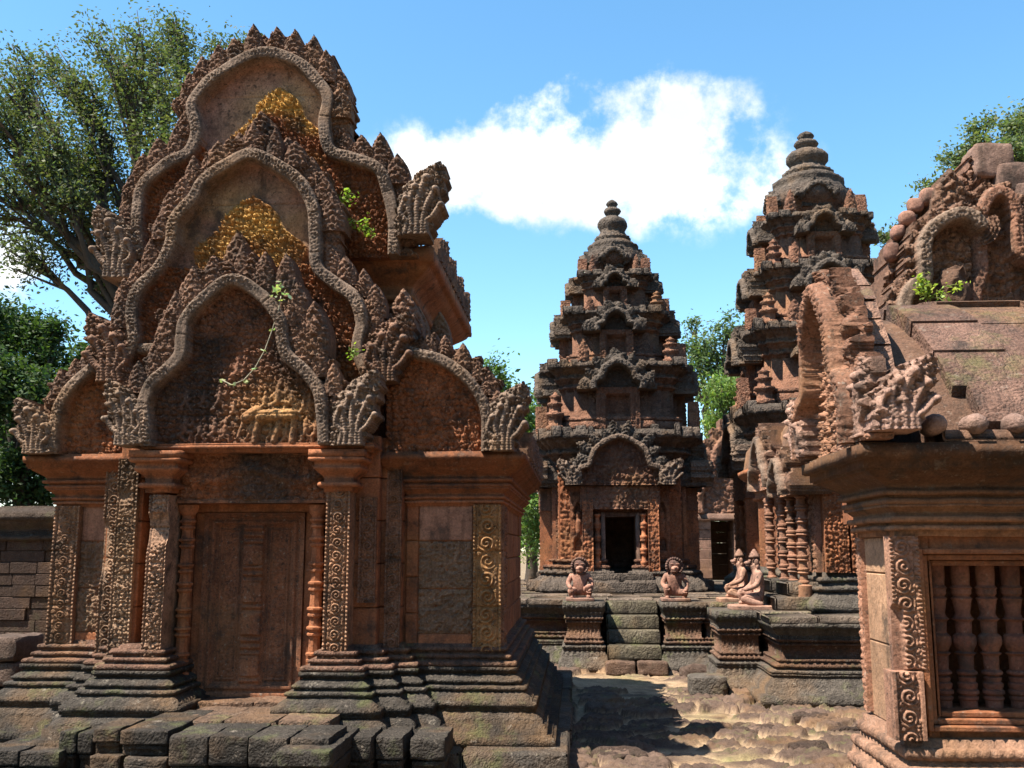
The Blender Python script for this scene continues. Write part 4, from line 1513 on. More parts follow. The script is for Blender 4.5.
def build_tower(label, cx, cy, tiers, ztop, seed, tone=1.0, weath=.5):
    """tiers: list of (z bottom, z top of cornice, half width of the cornice)"""
    root = thing('temple_tower', label, 'tower', (cx, cy, TZ))
    R = random.Random(seed)
    col = np.array((.235, .115, .072)) * tone
    dk = np.array((.100, .078, .062)) * tone
    faces = {'-y': (0, -1), '+y': (0, 1), '-x': (-1, 0), '+x': (1, 0)}
    # ---- body
    zb, zt, hw = tiers[0]
    H = zt - zb
    w = hw * .82
    zp = zb + H * .26      # top of base mouldings
    zc = zb + H * .74      # start of cornice
    bp = prof(zb, [('f', H * .03, w * .28), ('f', H * .02, w * .25), ('c', H * .055, w * .13), ('t', H * .022, w * .13), ('f', H * .010, w * .09), ('t', H * .025, w * .07), ('f', H * .015, w * .045), ('t', H * .022, w * .04)])
    base_h = bp[-1][1] - zb
    zp = zb + base_h
    car = lambda S, z: .010 * np.cos(S * 2 * pi / .10)
    dw, dz0, dz1 = .25 * w / 1.2, zb + H * .085, zb + H * .455
    full = redent(w, cx=cx, cy=cy)
    # base with a slot at the door
    def slot(poly, ww, depth):
        out = []
        for k, (x, y) in enumerate(poly):
            out.append((x, y))
            nx, ny = poly[(k + 1) % len(poly)]
            if abs(y - (cy - w)) < 1e-6 and abs(ny - (cy - w)) < 1e-6:
                out += [(cx - ww, y), (cx - ww, y + depth), (cx + ww, y + depth), (cx + ww, y)]
        return out
    m = M()
    m.moulding(slot(full, dw + .05, w * .9), bp, [dk * 1.2 if z < zb + base_h * .75 else col * .8 for o, z in bp], seg=.04, carve=car)
    m.build('base_moulding', 'tower', root, erode=.010, escale=6)
    m = M()
    # walls: deep dark chamber behind the open door in front
    m.moulding(slot(full, dw, 1.1), [(-.002, zb + .01), (-.002, dz1 + .004)], col * .9, seg=.3)
    m.moulding(full, [(-.002, dz1), (-.002, zc + .02)], col * .9, seg=.3)
    m.build('wall', 'tower_wall', root, angle=40)
    # carved faces of the body
    for f, (nx, ny) in faces.items():
        def fp(off):
            return frm((cx + nx * off, cy + ny * off, 0), f)
        wall_h = zc - zp
        for sgn in (-1, 1):
            # devata niche on the middle plane, then foliage pilasters on the corner planes
            m = M()
            u0, u1 = sorted((sgn * w * .47, sgn * w * .695))
            uc = (u0 + u1) / 2
            def nichef(U, V):
                u, b = U - uc, (V - zp) / wall_h
                ww = (u1 - u0) / 2
                h = .02 + foliage(U, V, .07, seed) * .03
                arch = ww * .55 * np.clip(1 - np.clip((b - .42) / .22, 0, 1) ** 2, 0, 1) ** .5
                nin = (np.abs(u) < arch) & (b > .10) & (b < .64)
                h = np.where(nin, -.06, h)
                fig = caps(U, V, figure(uc, zp + .12 * wall_h, wall_h * .42, sgn, 1))
                h = np.where(nin & (fig > .005), -.05 + fig * 1.2, h)
                h = np.where(np.abs(u) > ww * .85, .035, h)
                return h
            panel(m, fp(w * .91 + .02), u0, u1, zp, zc + .02, .018, nichef, .12, lambda U, V, H_: lerpc(col * .95, np.array(RED) * 1.15, np.clip(.5 + .8 * vnoise(np.stack((U, V, U * 0), -1), 2, seed), 0, 1)))
            m.build('devata_niche', 'relief', root)
            m = M()
            u0, u1 = sorted((sgn * w * .70, sgn * w * .84))
            panel(m, fp(w * .84 + .012), u0, u1, zp, zc + .02, .02, lambda U, V: foliage(U, V, .07, seed + 3) * .04, .08, np.array(RED) * .95)
            m.build('pilaster', 'relief', root)
            # porch pilaster and colonnette
            m = M()
            u0, u1 = sorted((sgn * (dw + .20), sgn * (dw + .37)))
            panel(m, fp(w + .14), u0, u1, zb + base_h * .45, zb + H * .56, .016, lambda U, V: foliage(U, V, .06, seed + 5) * .035 + .012 * (np.abs(U - (u0 + u1) / 2) > .07), .2, np.array(RED) * 1.1)
            p0 = fp(w + .02)
            m.build('porch_pilaster', 'relief', root)
            m = M()
            c = fp(w + .06)[0] + fp(0)[1] * sgn * (dw + .13)
            z_ = zb + base_h * .45
            pr = []
            n = 5
            hh = (zb + H * .475 - z_) / n
            for k in range(n):
                for a, b in ((.05, 0), (.062, .1), (.062, .25), (.04, .3), (.036, .7), (.05, .8), (.062, .86), (.05, .97)):
                    pr.append((a, z_ + (k + b) * hh))
            m.lathe(c[0], c[1], pr, np.array(RED) * 1.15, 10)
            m.build('colonnette', 'stone', root)
        # lintel and door frame
        m = M()
        panel(m, fp(w + .13), -dw - .40, dw + .40, zb + H * .50, zb + H * .64, .016, lambda U, V: foliage(U, V, .07, seed + 7) * .05 + .05 * np.exp(-(U / .12) ** 2), .2, col * .95)
        m.build('lintel', 'relief', root)
        m = M()
        o = fp(w + .03)
        e = o[1]
        for a, b, z0, z1 in ((-dw - .075, -dw + .0, dz0 - .02, dz1 + .07), (dw - .0, dw + .075, dz0 - .02, dz1 + .07), (-dw + .001, dw - .001, dz1 + .0, dz1 + .068), (-dw - .1, dw + .1, dz0 - .12, dz0 - .022)):
            p0, p1 = o[0] + e * a - o[3] * .25, o[0] + e * b + o[3] * (.0 if z1 > dz0 else .12)
            lo, hi = np.minimum(p0, p1), np.maximum(p0, p1)
            m.box(lo[0], hi[0], lo[1], hi[1], z0, z1, np.array((.26, .16, .115)), .01)
        m.build('door_frame', 'stone', root)
        if f != '-y':
            m = M()
            panel(m, fp(w + .01), -dw, dw, dz0, dz1, .02, lambda U, V: .02 * (np.abs(U) < .05) + foliage(U, V, .08, 3) * .015, .03, np.array(RED) * .8)
            m.build('false_door', 'relief', root)
        # sill block below
        m = M()
        p = fp(w + .34)[0]
        o = fp(w + .1)
        p0, p1 = o[0] - e * (dw + .3) - o[3] * .1, o[0] + e * (dw + .3) + o[3] * .30
        lo, hi = np.minimum(p0, p1), np.maximum(p0, p1)
        m.box(lo[0], hi[0], lo[1], hi[1], zb, zb + base_h * .32, dk * 1.3, .015)
        lo, hi = np.minimum(p0, p1 - o[3] * .14), np.maximum(p0, p1 - o[3] * .14)
        m.box(lo[0] + .03, hi[0] - .03, lo[1] + .03, hi[1] - .03, zb + base_h * .32, zb + base_h * .58, dk * 1.3, .015)
        m.build('door_step', 'tower', root, erode=.012, escale=5)
        # great pediment over the door
        m = M()
        s = w * .60
        uv = [(a * s, zb + H * .645 + b * s * .92) for a, b in ARCH]
        def ty(U, V, d):
            return foliage(U, V, .09, seed + 2) * .06, np.tile(col * .85, U.shape + (1,))
        pediment(m, uv, fp(w + .20), zb + H * .645, r=.048, leaf=.26, pitch=.15, step=.016, back=.35, seed=seed, fs=.085, relief_amp=.06, tymp=ty, cols=(np.array(GREY) * .95, dk * 1.25, col))
        m.build('pediment', 'tower_wall', root)
        for sg in (-1, 1):
            m = M()
            naga(m, fp(w + .22), sg * s * 1.12, zb + H * .645, .34, .42, sg, .018, .2, seed, np.array(GREY) * .9)
            m.build('naga_head', 'tower_wall', root)
    # cornices and upper storeys
    def cornice(z0, z1, wi, wo, blocks=True, name='cornice'):
        h = z1 - z0
        d = wo - wi
        pf = prof(z0, [('f', h * .08, d * .05), ('t', h * .10, d * .10), ('f', h * .05, d * .08), ('c', h * .16, d * .38), ('t', h * .09, d * .42), ('f', h * .05, d * .40), ('c', h * .22, d * .90), ('f', h * .15, d * 1.0), ('f', h * .06, d * .85)])
        m = M()
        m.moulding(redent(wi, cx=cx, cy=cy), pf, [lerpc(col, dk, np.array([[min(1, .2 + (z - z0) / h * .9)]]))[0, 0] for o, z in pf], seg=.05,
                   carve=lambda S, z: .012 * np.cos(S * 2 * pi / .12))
        # broken blocks along the top edge
        o = wo * .985
        for f, (nx, ny) in faces.items():
            u = -wo * .78
            while u < wo * .78:
                b = R.uniform(.10, .24)
                if R.random() < .8 and abs(u + b / 2) > wo * .2:
                    out = (wo * (1.0 if abs(u + b / 2) < .46 * wi else .92)) - .05 + R.uniform(-.03, .02)
                    tx, ty_ = -ny, nx
                    px, py = cx + nx * out + tx * (u + b / 2), cy + ny * out + ty_ * (u + b / 2)
                    hx, hy = (b / 2, .09) if nx == 0 else (.09, b / 2)
                    m.box(px - hx, px + hx, py - hy, py + hy, z1 - h * .22 + R.uniform(-.02, .02), z1 + R.uniform(-.01, .075), dk * R.uniform(.8, 1.5), .02)
                u += b + R.uniform(0, .05)
        m.build(name, 'tower', root, erode=.013, escale=7)

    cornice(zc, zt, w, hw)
    prev = hw
    for k in range(1, len(tiers) - 1):
        z0, z1, hw = tiers[k]
        h = z1 - z0
        wi = hw * .85
        m = M()
        m.moulding(redent(wi, cx=cx, cy=cy), prof(z0 - .03, [('f', h * .14, wi * .13), ('t', h * .07, wi * .10), ('f', h * .04, wi * .05), ('f', h * .45, 0)]), col * .95, seg=.12)
        m.build('storey_wall', 'tower_wall', root, erode=.008, escale=6)
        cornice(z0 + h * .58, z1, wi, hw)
        for f, (nx, ny) in faces.items():
            fr = frm((cx + nx * (wi + .10), cy + ny * (wi + .10), 0), f)
            # niche: two posts, a recess and an arched pediment
            m = M()
            nw = wi * .30
            def nf(U, V):
                hh = np.where(np.abs(U) < nw * .62, -.09, .04 + foliage(U, V, .08, seed + k) * .04)
                hh = np.where(V > z0 + h * .50, .03 + foliage(U, V, .08, seed) * .03, hh)
                return hh
            panel(m, fr, -nw * 1.15, nw * 1.15, z0, z0 + h * .60, .022, nf, .2, col * .85)
            m.build('niche', 'tower_wall', root)
            m = M()
            s = nw * 1.25
            uv = [(a * s, z0 + h * .56 + b * min(s * .95, h * .48)) for a, b in ARCH]
            def ty(U, V, d):
                return foliage(U, V, .09, seed + 2) * .04 - .10, np.tile(dk * .85, U.shape + (1,))
            pediment(m, uv, frm((cx + nx * (hw + .02), cy + ny * (hw + .02), 0), f), z0 + h * .56, r=.042 * hw + .01, leaf=.17 * hw + .04, pitch=.13, step=.02, back=.3, seed=seed + k, fs=.09,
                     relief_amp=.05, tymp=ty, cols=(dk * 1.35, dk * 1.2, col), cap=True)
            m.build('pediment', 'tower_wall', root)
            for sg in (-1, 1):
                if R.random() < .6:
                    m = M()
                    antefix(m, frm((cx + nx * (prev * .93), cy + ny * (prev * .93), 0), f), sg * prev * .46, z0 - .02, .12 * prev + .05, h * R.uniform(.34, .48), .02, .12, col * 1.15, seed)
                    m.build('antefix', 'tower_wall', root)
        for sx in (-1, 1):
            for sy in (-1, 1):
                if R.random() < .75:
                    m = M()
                    prasat(m, cx + sx * prev * .74, cy + sy * prev * .74, z0 - .02, .17 * prev + .05, h * R.uniform(.42, .58), col * R.uniform(.9, 1.3))
                    m.build('corner_turret', 'tower_wall', root, erode=.008, escale=9)
        prev = hw
    # round bell-shaped top storey
    z0, z1, hw = tiers[-1]
    h = z1 - z0
    m = M()
    pr = [(.80, -.03), (.80, .18), (.86, .20), (.84, .26), (.98, .32), (1.08, .44), (1.07, .58), (.98, .72), (.90, .82), (.93, .86), (.93, .92), (.80, .95), (.78, 1.0)]
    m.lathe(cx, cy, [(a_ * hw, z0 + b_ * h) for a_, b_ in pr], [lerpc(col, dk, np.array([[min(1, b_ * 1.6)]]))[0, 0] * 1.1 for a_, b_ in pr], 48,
            lambda a, z: 1 + .045 * np.abs(np.cos(a * 8)) + .03 * np.cos(a * 4))
    m.build('bell_storey', 'tower', root, erode=.013, escale=7)
    for f, (nx, ny) in faces.items():
        m = M()
        s = hw * .42
        pediment(m, [(a_ * s, z0 + h * .42 + b_ * s * .6) for a_, b_ in ARCH], frm((cx + nx * hw * .95, cy + ny * hw * .95, 0), f), z0 + h * .2, r=.05, leaf=.10, pitch=.1, step=.02, back=.3, seed=seed, fs=.08,
                 relief_amp=.04, tymp=lambda U, V, d: (foliage(U, V, .08, 2) * .04 - .04, np.tile(dk * .9, U.shape + (1,))), cols=(dk * 1.4, dk * 1.2, col), cap=True)
        m.build('pediment', 'tower_wall', root)
        for sg in (-1, 1):
            m = M()
            antefix(m, frm((cx + nx * prev * .86, cy + ny * prev * .86, 0), f), sg * prev * .55, z0 - .02, .2 * prev, h * .5, .02, .12, col * 1.1, seed)
            m.build('antefix', 'tower_wall', root)
    prev = hw
    # lotus crown
    zl = tiers[-1][1]
    hh = ztop - zl
    m = M()
    wv = prev
    pr = [(.80, 0.0), (.86, .03), (.80, .05), (.70, .06), (.80, .10), (.80, .15), (.66, .17), (.62, .21), (.60, .24), (.52, .27), (.58, .33), (.66, .40), (.66, .48), (.56, .56), (.36, .61), (.24, .65),
          (.34, .69), (.40, .74), (.34, .79), (.20, .82), (.22, .86), (.28, .90), (.22, .95), (.08, 1.0)]
    pr = [(a * wv * .86, zl - .03 + b * (hh + .03)) for a, b in pr]
    m.lathe(cx, cy, pr, [dk * R.uniform(1.1, 1.7) for _ in pr], 32, lambda a, z: 1 + .035 * np.cos(a * 16) * (z < zl + hh * .6))
    m.build('lotus_crown', 'tower', root, erode=.012, escale=6)
    return root


def tower_tiers(px, levels, Y):
    out = []
    zprev = TZ + .0
    for py, half in levels:
        w = half * Y / 1000.0
        Yf = Y - w
        z = P(px, py, Yf)[2]
        out.append((zprev, z, half * Yf / 1000.0))
        zprev = z
    return out


TY = 17.6
tl = tower_tiers(612, ((426, 88), (358, 75), (307, 58), (270, 41), (236, 27)), TY)
TX = P(618, 560, TY)[0]
build_tower('slender stepped tower with an open dark doorway, between the shrine and the taller tower', TX, TY, tl, P(612, 200, TY)[2], 11)
TY2 = 17.9
tl2 = tower_tiers(815, ((398, 98), (317, 84), (259, 69), (209, 56), (166, 38)), TY2)
TX2 = P(824, 500, TY2)[0]
build_tower('taller stepped tower with a rounded lotus crown, rising behind the gabled pavilion', TX2, TY2, tl2, P(812, 132, TY2)[2], 23, 1.12)

# ------------------------------------------------------------------ the hall behind the pavilion, joined to the tall tower
def build_hall():
    root = thing('temple_hall', 'sandstone hall on the terrace with carved side pilasters, half hidden by the window pavilion', 'hall', (4.4, 12.5, TZ))
    x0, x1, y0, y1 = 2.75, 6.2, 11.6, 15.6
    m = M()
    poly = [(x0, y0), (x1, y0), (x1, y1), (x0, y1)]
    bp = prof(TZ, [('f', .10, .20), ('c', .12, .10), ('t', .06, .10), ('f', .04, .05), ('t', .06, .04), ('f', .05, .02)])
    m.moulding(poly, bp, np.array(DGREY) * 1.2, seg=.04, carve=lambda S, z: .006 * np.cos(S * 2 * pi / .07))
    m.build('base_moulding', 'base', root, erode=.012, escale=5)
    m = M()
    m.box(x0, x1, y0, y1, bp[-1][1] - .02, 2.6, np.array(RED) * .8)
    m.build('wall', 'tower_wall', root, angle=40)
    for k, y in enumerate((11.64, 12.1, 12.75, 13.5, 14.3)):
        m = M()
        panel(m, frm((x0 - .05, 0, 0), '-x'), -y - .26, -y, bp[-1][1], 2.3, .014, lambda U, V: foliage(U, V, .055, k) * .05 + .02 * (np.abs(np.mod(U, .26) - .13) > .10), .1, np.array(PINK) * .75)
        m.build('pilaster', 'relief', root)
    for k, x in enumerate((2.76, 3.05, 3.4, 3.9, 4.6)):
        m = M()
        panel(m, frm((0, y0 - .05, 0)), x, x + .26, bp[-1][1], 2.3, .012, lambda U, V: foliage(U, V, .05, k) * .05, .1, np.array(RED) * .9)
        m.build('pilaster', 'relief', root)
    m = M()
    cp = prof(2.3, [('t', .06, .03), ('f', .04, .03), ('c', .12, .12), ('t', .06, .13), ('c', .1, .24), ('f', .07, .25)])
    m.moulding(poly, cp, np.array(RED) * .9, seg=.05, carve=lambda S, z: .006 * np.cos(S * 2 * pi / .07))
    m.build('cornice', 'stone', root, erode=.01)
    m = M()
    rings = []
    zt = cp[-1][1]
    for t in np.linspace(0, 1, 14):
        a = pi * t
        rings.append([((x0 + x1) / 2 - cos(a) * (x1 - x0 + .4) / 2, y, zt + .95 * sin(a) ** .8) for y in (y0 - .2, y1)])
    m.loft(rings, np.array(BROWN), cap=False, closed=False)
    m.build('roof', 'carved', root, erode=.012)
    # gabled side door facing left, pilasters and colonnettes
    for yc, s, zb in ((13.2, .52, 2.35), (12.0, .34, 2.2)):
        m = M()
        fr = frm((x0 - .30, 0, 0), '-x')
        pediment(m, [(-yc + a * s, zb + b * s) for a, b in ARCH], fr, zb, r=.05, leaf=.2, pitch=.13, step=.016, back=.4, seed=4, fs=.07, relief_amp=.05,
                 tymp=lambda U, V, d: (foliage(U, V, .07, 3) * .05, np.tile(np.array(PINK) * .8, U.shape + (1,))), cols=(GREY, BROWN, RED), cap=True)
        m.build('side_pediment', 'relief', root)
        for sg in (-1, 1):
            m = M()
            prc = []
            zz_ = np.linspace(TZ + .3, zb, 8)
            for za, zc_ in zip(zz_[:-1], zz_[1:]):
                for a_, b_ in ((.055, 0), (.07, .08), (.07, .2), (.05, .26), (.045, .7), (.06, .78), (.07, .85), (.06, .96)):
                    prc.append((a_, za + (zc_ - za) * b_))
            m.lathe(x0 - .20, yc + sg * s * .8, [(.10, TZ + .02), (.10, TZ + .28)] + prc, np.array(PINK) * .7, 12)
            m.build('colonnette', 'stone', root, angle=35)
        for k in range(2):
            m = M()
            m.box(x0 - .55 + k * .15, x0 - .01, yc - s - .05 + k * .06, yc + s + .05 - k * .06, TZ + .005 + k * .16, TZ + .16 + k * .16, np.array(DGREY) * 1.2, .02)
            m.build('door_step', 'base', root, erode=.01)


build_hall()

# ------------------------------------------------------------------ right pavilion with the baluster window
def build_pavilion():
    YF = 5.0
    XW = 1.56
    root = thing('temple_pavilion', 'sandstone pavilion with a barred baluster window, curved stone roof and carved gables', 'pavilion', (XW, YF, 0))
    X = lambda px, py, Y: P(px, py, Y)[0]
    Z = lambda py, Y, px=930: P(px, py, Y)[2]
    F = frm((0, YF, 0))
    XE, YB = 4.4, 5.72
    zb = Z(738, YF); zc = Z(536, YF)
    w0, wz0, wz1 = X(938, 640, YF), Z(712, YF), Z(566, YF)
    w1 = w0 + .96
    R = random.Random(12)
    # base mouldings down to the ground
    m = M()
    bp = prof(0, [('f', .10, .19), ('c', .12, .13), ('f', .06, .12), ('c', .08, .085), ('t', .05, .08), ('f', .03, .07), ('t', .045, .065), ('f', .02, .04), ('t', .045, .04), ('f', .03, .03)])
    s = zb / bp[-1][1]
    bp = [(o, z * s) for o, z in bp]
    m.moulding([(XW, YF), (XE, YF), (XE, YB + 2), (2.2, YB + 2), (2.2, YB), (XW, YB)], bp, [np.array(BROWN) * 1.5] * len(bp), seg=.0125, carve=lambda S, z: .005 * np.cos(S * 2 * pi / .05))
    m.build('base_moulding', 'carved', root, erode=.005)
    # walls
    m = M()
    m.box(XW + .02, w0 - .005, YF + .02, YB - .01, zb - .02, zc + .3, np.array(RED))
    m.build('wall', 'stone', root, angle=40)
    m = M()
    wallblocks(m, F, w1, XE, zb, zc, 4, .5, np.array(RED), 2, .004, 3)
    m.build('wall', 'stone', root, angle=40)
    m = M()
    m.box(2.2, XE, YB + .0, YB + 2, .02, zc + .3, np.array(RED) * .85)
    m.box(w0 - .01, XE, YF + .015, YB - .012, wz1 + .06, zc + .3, np.array(RED) * .9)
    m.build('wall', 'stone', root, angle=40)
    m = M()
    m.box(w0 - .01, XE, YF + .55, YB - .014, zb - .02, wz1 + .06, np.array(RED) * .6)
    m.box(w0 - .01, XE, YF + .03, YF + .54, zb - .02, wz0 - .07, np.array(RED) * .9)
    m.build('wall', 'stone', root, angle=40)
    # the bright left face in three tall slabs
    m = M()
    fx = frm((XW, 0, 0), '-x')
    c = np.array((.47, .275, .165))
    zz = [zb, zb + (zc - zb) * .42, zb + (zc - zb) * .80, zc]
    for a, b, k in zip(zz[:-1], zz[1:], (0.92, 1.05, 1.0)):
        p = m
        m.box(XW - .002 + .004 * k, XW + .1, YF + .02, YB - .004, a + .002, b - .002, c * k, .006)
    m.build('wall', 'stone', root, angle=40)
    # narrow carved strips at the two edges of that face
    for ya, yb in ((YB - .075, YB), ):
        m = M()
        panel(m, frm((XW - .018, 0, 0), '-x'), -yb, -ya, zb + .02, zc, .008, lambda U, V: foliage(U, V, .035, 5) * .02, .03, np.array(PINK))
        m.build('carved_strip', 'relief', root)
    # front wall: carved pilaster, broken below, loose-fitting lower block
    p0, p1 = X(890, 600, YF), X(919, 600, YF)
    def scr(U, V):
        uc, w = (p0 + p1) / 2, (p1 - p0) / 2
        u = U - uc
        h = scrolls(u + .01, V - zb, w * .70, .088, 3) * .028
        h = np.where(np.abs(u) > w * .8, .012 + .008 * np.cos(V * 2 * pi / .02), h)
        brk = np.clip((Z(672, YF) + .05 + .05 * vnoise(np.stack((U, V, U * 0), -1), 9, 2) + (u < -.02) * .28 - V) / .03, 0, 1)
        return h * (1 - brk) - .035 * brk
    m = M()
    panel(m, frm((0, YF - .03, 0)), p0, p1, Z(672, YF), zc, .0055, scr, .08, lambda U, V, H: lerpc((.30, .15, .10), (.44, .24, .16), .5 + .5 * vnoise(np.stack((U, V, U * 0), -1), 3, 2)))
    m.build('pilaster', 'relief', root)
    m = M()
    q0, q1 = X(893, 700, YF - .06), X(924, 700, YF - .06)
    def scr2(U, V):
        u = U - (q0 + q1) / 2
        w = (q1 - q0) / 2
        h = scrolls(u, V - zb - .1, w * .62, .095, 8) * .03
        return np.where(np.abs(u) > w * .72, .022, h)
    panel(m, frm((0, YF - .055, 0)), q0, q1, zb + .0, Z(672, YF - .06), .0055, scr2, .12, np.array((.42, .22, .145)))
    m.build('pilaster_block', 'relief', root)
    m = M()
    wallblocks(m, F, p1 + .003, w0 - .05, zb, zc, 3, .1, np.array(RED) * .95, 1, .003, 9)
    m.build('wall', 'stone', root, angle=40)
    # window: nested frames, sill, balusters
    win = M()
    for k, (g, y) in enumerate(((.0, YF + .02), (.028, YF - .012), (.056, YF - .04))):
        t = .027
        a, b, c0, c1 = w0 - g - t, w1 + g + t, wz0 - g - t, wz1 + g + t
        cc = np.array(RED) * (.72 + .06 * k)
        yb = YF + .3
        win.box(a, a + t - .001, y, yb - k * .01, c0, c1, cc, .005)
        win.box(b - t + .001, b, y, yb - k * .01, c0, c1, cc, .005)
        win.box(a + t, b - t, y + .001, yb - k * .01, c1 - t + .001, c1, cc, .005)
        win.box(a + t, b - t, y + .001, yb - k * .01, c0, c0 + t - .001, cc, .005)
    wo = win.build('window', 'stone', root, angle=40)
    n = 8
    hgt = wz1 - wz0
    for i in range(n):
        m = M()
        pr = []
        seq = [(.040, .0), (.040, .05), (.046, .06), (.046, .075), (.038, .085), (.050, .10), (.050, .12), (.040, .13), (.046, .15), (.046, .17), (.036, .18), (.042, .21), (.030, .22), (.048, .235), (.048, .25), (.034, .265), (.036, .36), (.050, .38), (.036, .39),
               (.052, .44), (.056, .47), (.052, .50), (.036, .52), (.038, .60), (.052, .62), (.040, .635), (.034, .66), (.044, .75), (.050, .765), (.036, .78), (.046, .80), (.046, .83), (.052, .84), (.040, .86), (.044, .93), (.044, 1.0)]
        for a, b in seq:
            pr.append((a * 1.02, wz0 + b * hgt))
        m.lathe(w0 + .06 + i * .12, YF + .16, pr, np.array((.20, .085, .058)) * R.uniform(.8, 1.2), 20)
        m.build('baluster', 'stone', wo, org=ORG[root], angle=30)
    # cornice: short end wing carried out to the left
    m = M()
    cz = Z(440, 4.74, 860)
    hh = cz - zc
    cp = prof(zc, [('f', hh * .06, .02), ('t', hh * .06, .035), ('f', hh * .03, .02), ('t', hh * .07, .05), ('f', hh * .03, .035), ('c', hh * .06, .06), ('f', hh * .03, .075), ('t', hh * .07, .07), ('f', hh * .03, .06), ('t', hh * .06, .09), ('f', hh * .02, .08),
                     ('c', hh * .17, .19), ('f', hh * .025, .205), ('f', hh * .09, .22), ('f', hh * .015, .245), ('f', hh * .13, .255), ('f', hh * .03, .235)])
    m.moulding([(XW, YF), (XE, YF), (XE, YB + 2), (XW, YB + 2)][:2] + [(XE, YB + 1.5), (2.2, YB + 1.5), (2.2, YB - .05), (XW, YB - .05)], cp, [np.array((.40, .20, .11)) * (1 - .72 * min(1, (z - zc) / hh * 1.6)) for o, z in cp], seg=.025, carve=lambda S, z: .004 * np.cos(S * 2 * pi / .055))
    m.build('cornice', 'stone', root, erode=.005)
    # curved roof of large slabs, eave to ridge, in courses
    Ye = YF - .17
    def roofpt(t):
        return Ye + 1.75 * (t ** 1.15), cz + .02 + .98 * sin(t * pi / 2) ** .9 * 1.0
    k = 0
    ts = [0.02, .15, .30, .48, .72, 1.0]
    for ti in range(len(ts) - 1):
        x = XW + (.36 if ti == 0 else .30)
        while x < XE + .2:
            wd = R.uniform(.3, .52)
            m = M()
            tt = np.linspace(ts[ti], ts[ti + 1], 8)
            x1 = min(x + wd, XE + .25)
            outer, inner = [], []
            j = R.uniform(-.018, .018)
            for q in (0, 1):
                xx = x + .007 if q == 0 else x1 - .007
                sh = [(roofpt(t)[0] - j, roofpt(t)[1] + .03 + j) for t in tt]
                outer.append([(xx + .05 * (t - ts[ti]), y, z) for t, (y, z) in zip(tt, sh)])
                inner.append([(xx + .05 * (t - ts[ti]), y + .05, z - .10) for t, (y, z) in zip(tt, sh)])
            ring0 = outer[0] + inner[0][::-1]
            ring1 = outer[1] + inner[1][::-1]
            m.loft([ring0, ring1], np.array((.20, .115, .085)) * R.uniform(.7, 1.25), cap=True)
            ob = m.build('roof_slab', 'base', root, angle=35)
            x = x1
    m = M()
    tt = np.linspace(0, 1, 14)
    m.loft([[(XW + .12, roofpt(t)[0] + .03, roofpt(t)[1] - .05) for t in tt] + [(XW + .12, Ye + 1.75, cz)], [(XE + .2, roofpt(t)[0] + .03, roofpt(t)[1] - .05) for t in tt] + [(XE + .2, Ye + 1.75, cz)]], np.array(BROWN) * .8)
    m.build('roof_bed', 'carved', root, angle=35)
    # band of lotus-bud antefixes along the eave
    m = M()
    m.box(XW + .15, XE + .2, Ye - .05, Ye + .2, cz - .004, cz + .05, np.array(BROWN) * 1.1, .01)
    m.build('eave_band', 'carved', root, erode=.004)
    x = X(932, 425, Ye)
    k = 0
    while x < XE:
        m = M()
        a = np.linspace(0, 2 * pi, 14, endpoint=False)
        rings = []
        for yy, rr in ((-.10, .012), (-.095, .03), (-.075, .045), (-.04, .052), (.02, .05), (.05, .045), (.10, .03)):
            rings.append([(x + rr * cos(t), Ye + yy, cz + .075 + rr * sin(t)) for t in a])
        m.loft(rings, np.array((.30, .19, .15)) * R.uniform(.8, 1.2))
        m.build('eave_bud', 'carved', root, erode=.010, escale=16)
        x += .185; k += 1
    # end gable facing left
    m = M()
    fg = frm((1.42, 0, 0), '-x')
    yc, s = 5.38, .50
    uv = [(-yc + a * s, cz + .0 + b * .72) for a, b in ARCH]
    pediment(m, uv, fg, cz, r=.05, leaf=.17, pitch=.125, step=.008, back=.03, seed=3, fs=.04, relief_amp=.045,
             tymp=lambda U, V, d: (foliage(U, V, .055, 31) * .07, np.tile(np.array(PINK) * .82, U.shape + (1,))), cols=(np.array(PINK) * .55, np.array(PINK) * .5, PINK), cap=True)
    m.build('gable', 'relief', root)
    m = M()
    naga(m, frm((0, 4.66, 0)), 1.47, cz + .03, .25, .34, 1, .0075, .14, 4, (.36, .22, .17), .02)
    m.build('naga_head', 'relief', root)
    m = M()
    naga(m, frm((1.40, 0, 0), '-x'), -4.80, cz + .02, .26, .36, 1, .0085, .02, 5, (.30, .18, .135), .0)
    m.build('naga_head', 'relief', root)
    m = M()
    naga(m, frm((1.40, 0, 0), '-x'), -5.92, cz + .02, .26, .36, -1, .0085, .14, 6, (.36, .22, .17), .05)
    m.build('naga_head', 'relief', root)
    # verge stones: a curved upright edge of flush blocks behind the gable
    rows = ((432, 858, 907, 4.86), (372, 855, 896, 4.97), (345, 852, 891, 5.06), (319, 850, 882, 5.14), (300, 848, 876, 5.24), (286, 840, 870, 5.38), (268, 828, 858, 5.58))
    for lo_, hi_ in zip(rows[:-1], rows[1:]):
        m = M()
        j = R.uniform(-.010, .010)
        def row_(q, dz):
            x0, x1 = X(q[1], q[0], q[3]), X(q[2], q[0], q[3])
            z = Z(q[0], q[3], q[1]) + dz
            return [(x0 + .002, q[3] + j, z), (x1, q[3] + j, z), (x1, q[3] + .4, z - .02), (x0 + .002, q[3] + .4, z - .02)]
        m.loft([row_(lo_, .005), row_(hi_, -.005)], np.array((.29, .17, .125)) * R.uniform(.75, 1.2))
        fix_normals(m.build('verge_stone', 'base', root, angle=30))

    # upper nave rising behind the roof, with its gable facing the court
    YG = 6.75
    m = M()
    gx = lambda px, py: (P(px, py, YG)[0], P(px, py, YG)[2])
    zg = Z(330, YG, 960)
